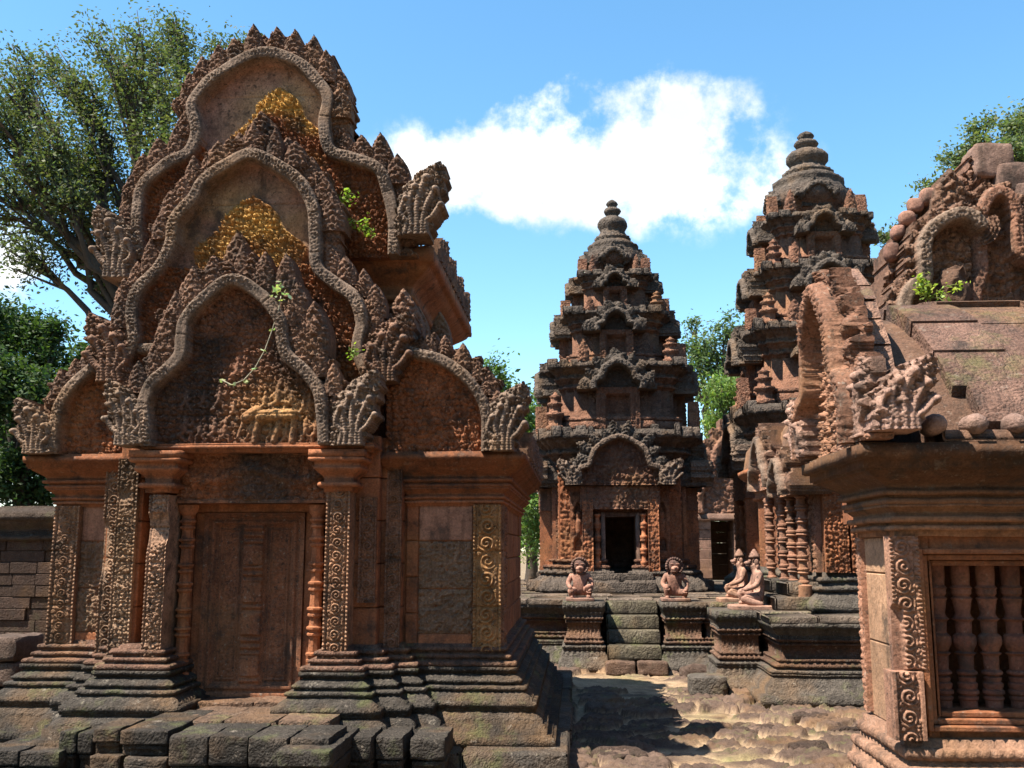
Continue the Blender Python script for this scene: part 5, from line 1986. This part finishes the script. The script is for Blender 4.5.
    def tyn(U, V, d):
        return foliage(U, V, .07, 51) * .07 - .02, lerpc(np.array(BROWN) * 1.0, (.38, .21, .13), np.clip(.5 + vnoise(np.stack((U, V, U * 0), -1), 2.4, 6), 0, 1))
    # carved field behind both arches
    plate = [gx(*p) for p in ((882, 330), (886, 268), (893, 244), (904, 226), (917, 209), (934, 194), (948, 186), (957, 196), (965, 168), (972, 152), (990, 145), (1006, 152), (1030, 182), (1060, 240), (1080, 330))]
    pa = np.array(plate)
    U, V = griduv(pa[:, 0].min(), pa[:, 0].max(), zg, pa[:, 1].max(), .010)
    qn = np.stack((U, V, U * 0), -1)
    msk = pip(U + .03 * vnoise(qn, 14, 3), V + .03 * vnoise(qn, 14, 4), plate)
    relief(m, U, V, .02 + foliage(U, V, .06, 61) * .085, msk, frm((0, YG + .10, 0)), .3, lerpc(np.array(BROWN) * 1.0, (.30, .16, .11), np.clip(.5 + vnoise(qn, 3, 6), 0, 1)), True)
    m.build('gable', 'relief', root)
    m = M()
    # centre gable
    cur = [gx(*p) for p in ((968, 330), (966, 300), (972, 276), (970, 250), (971, 225), (982, 202), (998, 203), (1007, 222), (1008, 245), (1012, 262), (1030, 275), (1040, 300), (1042, 330))]
    pediment(m, cur, frm((0, YG - .04, 0)), zg, r=.042, leaf=.09, pitch=.07, step=.009, back=.4, seed=7, fs=.04, relief_amp=.07, tymp=tyn, cols=(np.array(PINK) * .62, np.array(BROWN) * 1.15, RED), cap=True, minleaf=.75)
    m.build('gable', 'relief', root)
    # lower shoulder gable on its left
    m = M()
    cur = [gx(*p) for p in ((894, 330), (893, 312), (901, 296), (913, 288), (912, 268), (914, 250), (924, 236), (943, 226), (958, 228), (966, 236))]
    pediment(m, cur, frm((0, YG - .12, 0)), zg, r=.05, leaf=.09, pitch=.075, step=.009, back=.4, seed=17, fs=.04, relief_amp=.07, tymp=tyn, cols=(np.array(GREY) * 1.15, np.array(BROWN) * 1.15, RED), cap=True, minleaf=.7)
    m.build('gable', 'relief', root)
    # rounded finial stones up the shoulder
    for k, (px, py, rw, rh) in enumerate(((892, 252, 9, 11), (898, 233, 9, 9), (907, 219, 10, 10), (916, 207, 10, 9), (928, 198, 11, 11))):
        m = M()
        c0 = P(px, py, YG)
        m.rblock((c0[0], YG - .0, c0[2]), (rw * .78 * YG / 1000, .06, rh * .85 * YG / 1000), np.array((.36, .19, .14)) * R.uniform(.85, 1.15), 9, 3, .01, 7, seed=k)
        m.build('finial_stone', 'stone', root)
    m = M()
    c0 = P(948, 223, YG)
    antefix(m, frm((0, YG - .05, 0)), c0[0], c0[2], .26, .36, .01, .2, np.array(BROWN) * 1.2, 4)
    m.build('antefix', 'relief', root)
    for k, (px, py, rw, rh) in enumerate(((990, 160, 20, 18), (1012, 178, 22, 16), (1030, 195, 24, 14))):
        m = M()
        c0 = P(px, py, YG)
        m.rblock((c0[0] + .03, YG + .12, c0[2]), (rw * YG / 1000, .14, rh * YG / 1000), np.array((.24, .15, .115)) * R.uniform(.85, 1.15), 13, 9, .012, 7, seed=k + 5)
        m.build('ridge_stone', 'stone', root)
    # heavy core behind the gables, and the sill they stand on
    m = M()
    g0, g1 = gx(896, 330)[0], gx(1090, 330)[0]
    m.box(g0, g1, YG - .2, YG + .5, zg - .12, zg + .0, np.array(DGREY), .02)
    m.build('ledge', 'base', root, erode=.006)
    m = M()
    m.box(g0 + .2, g1, YG + .3, YG + 2.4, 1.8, zg + .6, np.array(RED) * .9)
    m.build('nave_wall', 'stone', root, angle=40)
    # worn block
    m = M()
    c0 = P(953, 292, YG - .2)
    m.rblock((c0[0], YG - .22, c0[2]), (.09, .08, .17), np.array(BROWN) * .7, 15, 2.5, .035, 9, rot=.4)
    m.build('worn_block', 'carved', root)


build_pavilion()

# ------------------------------------------------------------------ guardian statues on the pedestals
def skin_mesh(joints, edges, sub=2):
    names = list(joints)
    me = bpy.data.meshes.new('tmp')
    me.from_pydata([joints[n][:3] for n in names], [(names.index(a), names.index(b)) for a, b in edges], [])
    ob = bpy.data.objects.new('tmp', me)
    COL.objects.link(ob)
    md = ob.modifiers.new('s', 'SKIN')
    md.use_smooth_shade = True
    for i, n in enumerate(names):
        sv = me.skin_vertices[0].data[i]
        r = joints[n][3]
        sv.radius = (r, r)
        sv.use_root = (i == 0)
    md2 = ob.modifiers.new('u', 'SUBSURF'); md2.levels = sub; md2.render_levels = sub
    dg = bpy.context.evaluated_depsgraph_get()
    dg.update()
    ev = ob.evaluated_get(dg)
    m2 = ev.to_mesh()
    v = np.empty(len(m2.vertices) * 3); m2.vertices.foreach_get('co', v)
    fs = [np.array(p.vertices) for p in m2.polygons]
    ev.to_mesh_clear()
    bpy.data.objects.remove(ob)
    bpy.data.meshes.remove(me)
    return v.reshape(-1, 3), fs


def ell(m, c, r, col, n=10, rot=None):
    a = np.linspace(0, 2 * pi, 2 * n, endpoint=False)
    rings = []
    for t in np.linspace(-pi / 2 + .05, pi / 2 - .05, n):
        p = np.stack((cos(t) * np.cos(a) * r[0], cos(t) * np.sin(a) * r[1], np.full(2 * n, sin(t) * r[2])), 1)
        if rot is not None:
            p = p @ rot.T
        rings.append(p + np.array(c))
    m.loft(rings, col)


def lion_guardian(label, x, y, z, seed, flip=1, group='lion headed guardian statues by the front stairs'):
    """squatting guardian with a maned lion-like head: one knee raised, one knee on the ground, hands on the knees; faces -y"""
    root = thing('guardian_statue', label, 'statue', (x, y, z), group=group)
    f = flip
    col = np.array((.40, .205, .145))
    J = {'pel': (0, .06, .105, .082), 'bel': (0, .02, .19, .088), 'che': (0, .02, .275, .092), 'nek': (0, .005, .345, .058), 'hd': (0, -.03, .425, .082),
         'sL': (-.115, .02, .305, .046), 'eL': (-.165, -.02, .205, .034), 'wL': (-.135, -.115, .16, .027), 'hL': (-.115, -.16, .145, .027),
         'sR': (.115, .02, .305, .046), 'eR': (.165, -.02, .205, .034), 'wR': (.140, -.105, .125, .027), 'hR': (.12, -.145, .105, .027),
         'tL': (-.085, .02, .105, .066), 'kL': (-.125, -.135, .185 if f > 0 else .115, .05), 'aL': (-.105, -.09, .035, .036), 'fL': (-.105, -.165, .022, .028),
         'tR': (.085, .02, .105, .066), 'kR': (.13, -.125, .095 if f > 0 else .185, .052), 'aR': (.12, -.03, .04, .036), 'fR': (.11, -.125, .022, .028)}
    E = [('pel', 'bel'), ('bel', 'che'), ('che', 'nek'), ('nek', 'hd'), ('che', 'sL'), ('sL', 'eL'), ('eL', 'wL'), ('wL', 'hL'), ('che', 'sR'), ('sR', 'eR'), ('eR', 'wR'), ('wR', 'hR'),
         ('pel', 'tL'), ('tL', 'kL'), ('kL', 'aL'), ('aL', 'fL'), ('pel', 'tR'), ('tR', 'kR'), ('kR', 'aR'), ('aR', 'fR')]
    v, fs = skin_mesh(J, E)
    o = np.array((x, y, z))
    m = M()
    m.add(v + o, fs, col)
    # muzzle, brow, eyes, ears, fingers
    c2 = col * 1.08
    ell(m, o + (0, -.105, .405), (.055, .055, .038), c2)
    ell(m, o + (0, -.150, .420), (.022, .016, .016), c2 * .9)
    ell(m, o + (0, -.112, .372), (.046, .042, .016), c2 * .9)
    for s in (-1, 1):
        ell(m, o + (s * .035, -.098, .455), (.020, .016, .013), c2)
        ell(m, o + (s * .036, -.104, .468), (.028, .014, .008), c2 * .8)
        ell(m, o + (s * .088, -.005, .45), (.016, .024, .03), c2 * .85)
        hx, hy, hz = J['hL'][:3] if s < 0 else J['hR'][:3]
        for k in range(4):
            ell(m, o + (hx + (k - 1.5) * .014, hy - .022 - .006 * (k in (1, 2)), hz - .012), (.007, .02, .009), c2)
        ell(m, o + (hx - s * .028, hy - .004, hz - .004), (.009, .015, .009), c2)
        for k in range(3):
            fx_, fy_ = J['fL'][:2] if s < 0 else J['fR'][:2]
            ell(m, o + (fx_ + (k - 1) * .02, fy_ - .022, .014), (.010, .02, .010), c2)
    m.build('body', 'statue', root)
    m = M()
    ell(m, o + (0, .02, .44), (.118, .09, .112), np.array((.15, .085, .068)))
    a = np.linspace(0, 2 * pi, 22, endpoint=False)
    for k, t in enumerate(a):
        ell(m, o + (.106 * cos(t), -.030 + .012 * cos(3 * t), .435 + .106 * sin(t)), (.020, .024, .020), np.array((.16, .09, .07)), 6)
    m.build('mane', 'statue', root)
    m = M()
    m.rblock(o + (0, -.03, -.0), (.19, .20, .022), np.array((.30, .17, .125)), 9, 12, .004, 9, seed=seed)
    m.build('plinth', 'statue', root)
    return root


def kneeling_guardian(label, x, y, z, sc, seed):
    """kneeling guardian in profile, facing -x: right knee raised, a hand on it, tall tiered crown and a snouted face"""
    root = thing('guardian_statue', label, 'statue', (x, y, z), group='kneeling guardian statues by the side stairs')
    col = np.array((.46, .26, .19))
    J = {'pel': (.05, 0, .095, .08), 'bel': (.045, 0, .19, .072), 'che': (.03, 0, .30, .088), 'nek': (.02, 0, .385, .045), 'hd': (-.008, 0, .455, .072),
         'sL': (.03, -.115, .335, .042), 'eL': (-.0, -.15, .225, .033), 'wL': (-.10, -.13, .185, .026), 'hL': (-.145, -.12, .18, .026),
         'sR': (.03, .115, .335, .042), 'eR': (.0, .15, .225, .033), 'wR': (-.09, .13, .16, .026), 'hR': (-.13, .12, .14, .026),
         'tL': (.04, -.07, .09, .07), 'kL': (-.155, -.11, .085, .055), 'aL': (-.02, -.13, .04, .038), 'fL': (.06, -.12, .03, .03),
         'tR': (.04, .07, .10, .07), 'kR': (-.145, .10, .155, .052), 'aR': (-.10, .10, .04, .038), 'fR': (-.16, .10, .025, .03)}
    E = [('pel', 'bel'), ('bel', 'che'), ('che', 'nek'), ('nek', 'hd'), ('che', 'sL'), ('sL', 'eL'), ('eL', 'wL'), ('wL', 'hL'), ('che', 'sR'), ('sR', 'eR'), ('eR', 'wR'), ('wR', 'hR'),
         ('pel', 'tL'), ('tL', 'kL'), ('kL', 'aL'), ('aL', 'fL'), ('pel', 'tR'), ('tR', 'kR'), ('kR', 'aR'), ('aR', 'fR')]
    v, fs = skin_mesh(J, E)
    o = np.array((x, y, z))
    m = M()
    m.add(v * sc + o, fs, col)
    def e(c, r, cc, n=8):
        ell(m, o + np.array(c) * sc, np.array(r) * sc, cc, n)
    e((-.065, 0, .445), (.035, .032, .024), col)
    e((-.088, 0, .448), (.016, .02, .015), col * .9)
    e((-.060, 0, .422), (.03, .028, .012), col * .9)
    for s in (-1, 1):
        e((-.045, s * .032, .472), (.012, .014, .010), col * 1.05)
        e((.015, s * .066, .455), (.024, .012, .034), col * .9)
        e((.02, s * .07, .41), (.014, .012, .022), col * .9)
        hx, hy, hz = J['hL'][:3] if s < 0 else J['hR'][:3]
        for k in range(4):
            e((hx - .022, hy + (k - 1.5) * .013, hz - .012), (.018, .006, .008), col, 5)
        e((hx, hy + s * -.026, hz), (.014, .008, .008), col, 5)
    m.build('body', 'statue', root)
    m = M()
    m.lathe(x + .005 * sc, y, [(r * sc, z + h * sc) for r, h in ((.050, .50), (.058, .508), (.056, .522), (.046, .526), (.046, .545), (.034, .55), (.032, .567), (.02, .572), (.018, .584), (.006, .592))], col * .75, 16)
    m.build('crown', 'statue', root)
    m = M()
    m.rblock(o + np.array((-.03, 0, -.005)) * sc, np.array((.24, .19, .026)) * sc, np.array((.40, .23, .165)), 9, 12, .004, 9, seed=seed)
    m.build('plinth', 'statue', root)
    return root


lion_guardian('squatting pinkish lion headed guardian statue beside the left side of the stairs', P(580, 590, 13.75)[0], 13.78, TZ + .022, 1, -1)
lion_guardian('squatting maned guardian statue with open snout, on the pedestal nearer the tall tower', P(675, 590, 13.75)[0], 13.78, TZ + .022, 2, 1)
kneeling_guardian('pink crowned guardian kneeling in profile, the larger and nearer of the pair', P(755, 590, 12.04)[0], 12.04, TZ + .026, 1.12, 3)
kneeling_guardian('pink crowned guardian kneeling in profile, behind the larger kneeling one', P(740, 590, 13.75)[0], 13.75, TZ + .026, 1.12, 4)

# ------------------------------------------------------------------ loose laterite blocks in the court
def build_rocks():
    R = random.Random(8)
    lab = 'flat weathered laterite block lying in the sand of the courtyard'
    spots = [(695, 672, .20, .10), (633, 668, .0, 0)]
    for (px, py, hx, hz) in ((697, 676, .20, .10), (600, 702, .20, .06), (810, 722, .16, .055), (756, 735, .20, .06), 
                             (840, 700, .2, .05), (808, 752, .15, .05), (740, 686, .15, .05), (705, 690, .13, .06), (845, 735, .13, .05), (620, 760, .2, .05)):
        if hx == 0:
            continue
        d = ray(px, py)
        t = -CAM_Z / d[2]
        m = M()
        c = (d[0] * t, d[1] * t)
        ob_c = np.array((c[0], c[1], hz * .35))
        m.rblock(ob_c, (hx, hx * R.uniform(.6, .95), hz), np.array((.115, .076, .058)) * R.uniform(.75, 1.2), 15, R.uniform(3.2, 6), .028, 6, rot=R.uniform(-.5, .5), seed=R.randint(0, 90))
        o = m.build('laterite_block', 'laterite', None, org=np.array((c[0], c[1], 0)))
        tag(o, 'large reddish laterite block fallen at the corner of the stair pedestal' if px == 697 else lab, 'stone', 'laterite blocks in the courtyard')


build_rocks()

# ------------------------------------------------------------------ enclosure walls and the distant gate
def build_walls():
    root = thing('enclosure_building', 'dark ruined gallery wall with a moulded cornice, at the far left behind the shrine', 'building', (-8, 14, 0))
    m = M()
    wallblocks(m, frm((0, 13.5, 0)), -14, -6.45, 0, 1.72, 11, .5, (.085, .052, .038), 16, .02, 5, var=.25)
    m.box(-14, -6.49, 13.54, 17.4, 0, 1.72, (.08, .05, .04))
    wallblocks(m, frm((-6.45, 0, 0), '+x'), 13.5, 17.5, 0, 1.72, 11, .5, (.085, .052, .038), 9, .02, 6, var=.25)
    m.build('wall', 'laterite', root, angle=40)
    m = M()
    m.moulding([(-14, 13.5), (-6.45, 13.5), (-6.45, 17.5), (-14, 17.5)], prof(1.7, [('t', .08, .04), ('f', .05, .03), ('c', .14, .14), ('f', .10, .16), ('c', .1, .05)]), (.085, .06, .045), seg=.06)
    m.build('cornice', 'laterite', root, erode=.02, escale=5)
    root = thing('low_wall', 'low broken line of laterite blocks at the left behind the shrine', 'wall', (-7, 10, 0))
    R = random.Random(4)
    m = M()
    for row in range(3):
        x = -9.0 + .15 * row
        while x < -5.7:
            w = R.uniform(.35, .6)
            if not (row == 2 and R.random() < .25):
                m.rblock((x + w / 2, 10.1 + R.uniform(-.04, .04), .13 + row * .24), (w / 2 - .006, .3, .118), np.array((.16, .11, .085)) * R.uniform(.7, 1.2), 9, 9, .015, 8, seed=R.randint(0, 50))
            x += w
    m.build('course', 'laterite', root)
    # ruined gate pavilion seen between the towers
    root = thing('ruined_gate', 'ruined pink sandstone gate with a scrolled gable, seen in the gap between the two towers', 'gate', (3.4, 26, 0))
    m = M()
    Y = 26.0
    X = lambda px, py: P(px, py, Y)[0]
    Z = lambda py: P(725, py, Y)[2]
    zt = Z(520)
    wallblocks(m, frm((0, Y, 0)), X(690, 560), X(712, 560), .6, zt, 7, 1.5, np.array((.30, .17, .12)), 2, .03, 3)
    m.build('wall', 'stone', root, angle=40)
    m = M()
    wallblocks(m, frm((0, Y, 0)), X(735, 560), X(775, 560), .6, zt, 7, 1.5, np.array((.30, .17, .12)), 2, .03, 4)
    m.build('wall', 'stone', root, angle=40)
    m = M()
    wallblocks(m, frm((0, Y + 1.2, 0)), X(712, 560), X(735, 560), .6, zt, 6, .3, np.array((.10, .06, .04)), 1, .01, 4)  # dark backing blocks, their tone stands for shade inside the open doorway
    m.build('door', 'stone', root, angle=40)
    m = M()
    m.box(X(690, 520) - .1, X(775, 520) + .2, Y - .12, Y + 1.4, zt, zt + .16, (.24, .14, .10), .03)
    m.build('lintel', 'stone', root, erode=.015)
    m = M()
    c = (X(738, 500), zt + .16)
    pediment(m, [(c[0] + a * .95, c[1] + b * 1.75) for a, b in ARCH], frm((0, Y, 0)), c[1], r=.09, leaf=.35, pitch=.25, step=.03, back=.6, seed=5, fs=.14, relief_amp=.1,
             tymp=lambda U, V, d: (foliage(U, V, .16, 3) * .1, np.tile(np.array(PINK) * .6, U.shape + (1,))), cols=(np.array(PINK) * .6, np.array(PINK) * .5, RED), cap=True)
    m.build('gable', 'relief', root)


build_walls()

# ------------------------------------------------------------------ trees
def leaf_cloud(m, C, size, col, var=.35, seed=0, droop=0.0, asp=2.0):
    """small leaf-shaped faces at the points C"""
    g = np.random.default_rng(seed)
    n = len(C)
    a = g.normal(size=(n, 3)); a[:, 2] = a[:, 2] * .6 - droop
    a /= np.linalg.norm(a, axis=1)[:, None]
    b = g.normal(size=(n, 3)); b[:, 2] *= .5
    b -= (b * a).sum(1)[:, None] * a
    b /= np.linalg.norm(b, axis=1)[:, None] + 1e-9
    s = size * g.uniform(.6, 1.35, n)[:, None]
    v = np.stack((C - a * s * .5, C + b * s * .5 / asp + a * s * .05, C + a * s * .5, C - b * s * .5 / asp + a * s * .05), 1)
    k = (1 + var * g.uniform(-1, 1, n))[:, None]
    hue = g.uniform(-1, 1, n)[:, None] * np.array((.20, .02, -.1))
    c = np.asarray(col)[None] * k * (1 + hue)
    m.add(v.reshape(-1, 3), np.arange(4 * n).reshape(n, 4), np.repeat(c, 4, 0))


def tree(name, label, base, trunk_r, fork, clumps, leaf, n_leaf, col, seed, group=None, droop=0., sub=7, spread=.33, asp=2.0, limb_var=.25):
    """tapered trunk to a fork, limbs to every clump (centre, radius), twigs, and small leaves gathered round the twig ends"""
    g = np.random.default_rng(seed)
    root = thing(name, label, 'tree', tuple(base), group=group)
    base = np.array(base, float); fork = np.array(fork, float)
    mt = M()
    bc = np.array((.085, .068, .054))
    t = np.linspace(0, 1, 10)[:, None]
    wig = np.stack((np.sin(t[:, 0] * 5 + seed), np.cos(t[:, 0] * 4 + seed * 2), t[:, 0] * 0), 1) * trunk_r * .5 * np.sin(t * pi)
    path = base * (1 - t) + fork * t + wig
    rad = trunk_r * (1 - .45 * t[:, 0]) + trunk_r * .6 * np.exp(-t[:, 0] * 14)
    mt.tube(path, rad, bc, 9)
    mt.build('trunk', 'bark', root)
    ml, mb = M(), M()
    pts = []
    tot = sum(c[3] ** 2 if len(c) > 3 else 1 for c in clumps)
    for ci, c in enumerate(clumps):
        cc, cr = np.array(c[:3]), c[3]
        k = g.uniform(.6, 1.0)
        start = base + (fork - base) * k
        L = np.linalg.norm(cc - start)
        u = np.linspace(0, 1, 9)[:, None]
        bend = np.array((g.uniform(-1, 1), g.uniform(-1, 1), g.uniform(-.2, .8))) * L * limb_var
        p = start * (1 - u) + cc * u + bend * (u * (1 - u)) + g.normal(size=(9, 3)) * .03 * L * (u * (1 - u)) * 3
        r0 = trunk_r * (.30 + .12 * g.random())
        mb.tube(p, r0 * (1 - u[:, 0]) ** .8 + .012, bc, 6)
        for s in range(sub):
            d = g.normal(size=3); d[2] *= .75
            d /= np.linalg.norm(d)
            e = cc + d * cr * g.uniform(.45, 1.0)
            st = p[5 + g.integers(0, 4)]
            q = np.linspace(0, 1, 5)[:, None]
            tw = st * (1 - q) + e * q + g.normal(size=(5, 3)) * .06 * cr * q
            mb.tube(tw, r0 * .28 * (1 - q[:, 0]) + .007, bc, 4)
            nn = int(n_leaf * cr ** 2 / tot / sub)
            along = g.uniform(.35, 1.05, nn)[:, None]
            cl = st * (1 - along) + e * along
            off = g.normal(size=(nn, 3)) * cr * spread * (0.45 + .6 * along)
            off[:, 2] *= .7
            pts.append(cl + off)
    mb.build('limbs', 'bark', root)
    C = np.concatenate(pts)
    br = .75 + .5 * (vnoise(C, .9, seed) * .5 + .5)[:, None]
    leaf_cloud(ml, C, leaf, col, .35, seed, droop, asp)
    o = ml.build('crown', 'leaf', root, smooth=False)
    return root


def pxc(lst, Y, dy=1.5, seed=0):
    g = random.Random(seed)
    out = []
    for px, py, r in lst:
        yy = Y + g.uniform(-dy, dy)
        p = P(px, py, yy)
        out.append((p[0], p[1], p[2], r * yy / 1000.0))
    return out


G1 = (.078, .094, .045)
G2 = (.038, .066, .022)
G3 = (.090, .145, .038)
Yt = 24.0
b0 = P(150, 360, Yt)
tree('broadleaf_tree', 'tall open crowned tree with grey green leaves behind the left side of the shrine', (b0[0] + .6, Yt, 0), .34, P(160, 275, Yt),
     pxc([(15, 240, 34), (20, 110, 34), (25, 60, 20), (0, 130, 30), (45, 160, 30), (80, 160, 28), (10, 190, 28), (50, 60, 26), (52, 130, 34), (60, 190, 30), (100, 45, 28), (95, 100, 34), (100, 155, 34), (30, 165, 26), (140, 35, 28), (145, 85, 34), (150, 135, 34), (120, 190, 30), (180, 40, 28), (185, 90, 30),
           (190, 135, 26), (225, 55, 26), (235, 90, 24), (60, 235, 24), (90, 220, 22), (110, 245, 26), (-25, 80, 36), (-30, 160, 36), (-20, 215, 30), (75, 80, 26), (125, 65, 26), (165, 65, 24), (245, 45, 18), (105, 285, 22), (5, 75, 26), (160, 165, 26), (170, 30, 20), (30, 205, 22)], Yt, 2.0, 1),
     .115, 52000, G1, 3, sub=13, spread=.44)
Yd = 19.0
tree('broadleaf_tree', 'dense dark green tree at the left edge behind the ruined gallery', (P(15, 540, Yd)[0], Yd, 0), .22, P(20, 440, Yd),
     pxc([(10, 320, 36), (45, 345, 30), (15, 380, 40), (45, 400, 30), (70, 370, 24), (20, 440, 40), (60, 440, 28), (5, 480, 36), (40, 490, 30), (-30, 350, 44), (-40, 430, 46), (75, 410, 20), (-20, 300, 30), (90, 350, 18), (60, 330, 16)], Yd, 1.4, 2),
     .11, 46000, G2, 5, sub=8, spread=.36)
Yc = 34.0
tree('broadleaf_tree', 'green tree showing in the gap between the shrine and the slender tower', (P(530, 560, Yc)[0], Yc, 0), .22, P(530, 470, Yc),
     pxc([(497, 365, 20), (510, 395, 18), (530, 420, 22), (545, 395, 16), (520, 450, 24), (540, 470, 26), (528, 500, 26), (520, 530, 26), (545, 535, 28), (490, 420, 20), (505, 480, 28), (490, 385, 14)], Yc, 1.5, 3),
     .15, 15000, G3, 7, sub=7, spread=.36)
tree('broadleaf_tree', 'bluish green airy tree top above the gap between the two towers', (P(712, 560, 40)[0], 40, 0), .30, P(712, 430, 40),
     pxc([(700, 340, 22), (722, 325, 18), (735, 350, 20), (712, 365, 22), (690, 370, 16), (735, 385, 22), (690, 322, 10), (745, 330, 14), (708, 390, 20)], 40, 1.5, 4),
     .16, 9000, (.085, .125, .055), 9, sub=7, spread=.34)
tree('weeping_tree', 'bright green tree with hanging foliage between the two towers', (P(728, 560, 32)[0], 32, 0), .25, P(728, 430, 32),
     pxc([(722, 385, 20), (735, 400, 24), (715, 415, 18), (740, 430, 26), (722, 445, 20), (735, 470, 26), (715, 475, 18), (745, 380, 20), (728, 500, 26), (705, 500, 22), (745, 520, 26)], 32, 1.2, 5),
     .15, 16000, (.13, .19, .05), 11, sub=7, droop=.9, spread=.36, asp=3)
tree('broadleaf_tree', 'thin leaved tree behind the gables of the window pavilion', (P(985, 560, 26)[0], 26, 0), .25, P(985, 260, 26),
     pxc([(985, 130, 20), (960, 155, 20), (1005, 130, 18), (940, 185, 20), (1015, 155, 20), (975, 180, 20), (925, 205, 14), (1030, 120, 22), (1045, 160, 24), (885, 235, 12), (895, 225, 9), (950, 210, 16)], 26, 1.3, 6),
     .12, 12000, (.105, .13, .06), 13, sub=7, spread=.33)
# trees beyond, closing the view low down on every side
k = 0
for (x, y, h, s, lab, gg) in ((-17, 33, 9, 3.6, 'bushy tree far behind the shrine, hidden up to its crown', G2), (-10, 38, 9, 3.8, 'rounded green tree far behind the shrine', G3), (-3.5, 40, 8, 3.4, 'green tree far behind the courtyard at the left of the slender tower', G2),
                              (3, 46, 7, 3.0, 'low green tree far behind the slender tower', G3), (9.5, 42, 8, 3.6, 'dark tree far behind the taller tower', G2), (16, 40, 9, 3.8, 'green tree far behind the window pavilion', G3),
                              (-25, 28, 10, 4.0, 'tall dark tree far to the left of the ruined gallery', G2), (23, 34, 9, 4.0, 'dark tree far to the right of the pavilion', G2)):
    g = random.Random(k + 40)
    cl = [(x + g.uniform(-1, 1) * s * .8, y + g.uniform(-1, 1) * s * .6, h * g.uniform(.2, .95), s * g.uniform(.35, .55)) for _ in range(11)]
    tree('broadleaf_tree', lab, (x, y, 0), .3, (x, y, h * .45), cl, .22, 7000, gg, 50 + k, group='trees beyond the courtyard', sub=6, spread=.42)
    k += 1

# unseen trees added behind and beside the viewer to cut sky light on facades
for k, (x, y, h, s) in enumerate(((-9, -11, 13, 5), (1, -13, 14, 5.5), (11, -10, 13, 5), (18, -1, 12, 5), (-18, -4, 9, 4.5), (17, 9, 10, 4.5))):
    g = random.Random(k + 90)
    cl = [(x + g.uniform(-1, 1) * s * .9, y + g.uniform(-1, 1) * s * .6, h * g.uniform(.12, .95), s * g.uniform(.4, .6)) for _ in range(14)]
    tree('broadleaf_tree', 'unseen broad tree added beside the courtyard to cut the sky light', (x, y, 0), .4, (x, y, h * .45), cl, .5, 5000, G2, 80 + k, group='unseen trees added to cut the sky light', sub=5, spread=.45)

# ------------------------------------------------------------------ small plants rooted in the carving
def weed(label, px, py, Y, w, n, seed, col=(.20, .28, .05)):
    root = thing('wild_plant', label, 'plant', tuple(P(px, py, Y)), group='weeds growing on the temples')
    g = np.random.default_rng(seed)
    c = P(px, py, Y)
    m = M()
    ms = M()
    for k in range(6):
        e = c + np.array((g.normal() * w, -abs(g.normal()) * .06 - .05, g.uniform(-.6, 1.0) * w * 1.3))
        t = np.linspace(0, 1, 5)[:, None]
        ms.tube(c * (1 - t) + e * t + np.array((0, -.03, .03)) * np.sin(t * pi), .004, (.12, .13, .04), 4)
        q = g.uniform(.3, 1.1, n // 6)[:, None]
        leaf_cloud(m, c * (1 - q) + e * q + g.normal(size=(n // 6, 3)) * .02, .032, col, .3, seed + k, .2, 1.7)
    ms.build('stem', 'leaf', root)
    m.build('leaves', 'leaf', root, smooth=False)


weed('bright green weed hanging in the upper right of the shrine gable', 343, 202, 7.85, .07, 110, 1)
weed('small weed on the ledge below the upper right snake heads of the shrine', 366, 232, 7.85, .08, 110, 2)
weed('tiny green sprig above the right half gable of the shrine', 352, 356, 7.45, .035, 40, 3)
weed('yellow green bush in the arch of the pavilion gable', 927, 300, 6.45, .10, 260, 4, (.24, .30, .06))


def vine():
    root = thing('dry_vine', 'thin pale creeper strand hanging across the lowest gable of the shrine', 'vine', tuple(P(280, 300, 7.3)))
    pts = [P(*p, 7.26) for p in ((281, 296), (279, 308), (273, 328), (265, 350), (255, 368), (244, 380), (232, 385), (222, 380))]
    m = M()
    p2 = []
    for a, b in zip(pts[:-1], pts[1:]):
        for t in (0, .5):
            p2.append(a * (1 - t) + b * t)
    p2.append(pts[-1])
    m.tube(p2, .0045, (.42, .38, .27), 5)
    m.build('strand', 'bark', root)
    m = M()
    g = np.random.default_rng(5)
    C = np.concatenate([P(281, 290, 7.24)[None] + g.normal(size=(26, 3)) * .04] + [p[None] + g.normal(size=(3, 3)) * .012 for p in pts[2:]])
    leaf_cloud(m, C, .045, (.30, .36, .20), .3, 6, .1, 1.6)
    m.build('leaves', 'leaf', root, smooth=False)


vine()
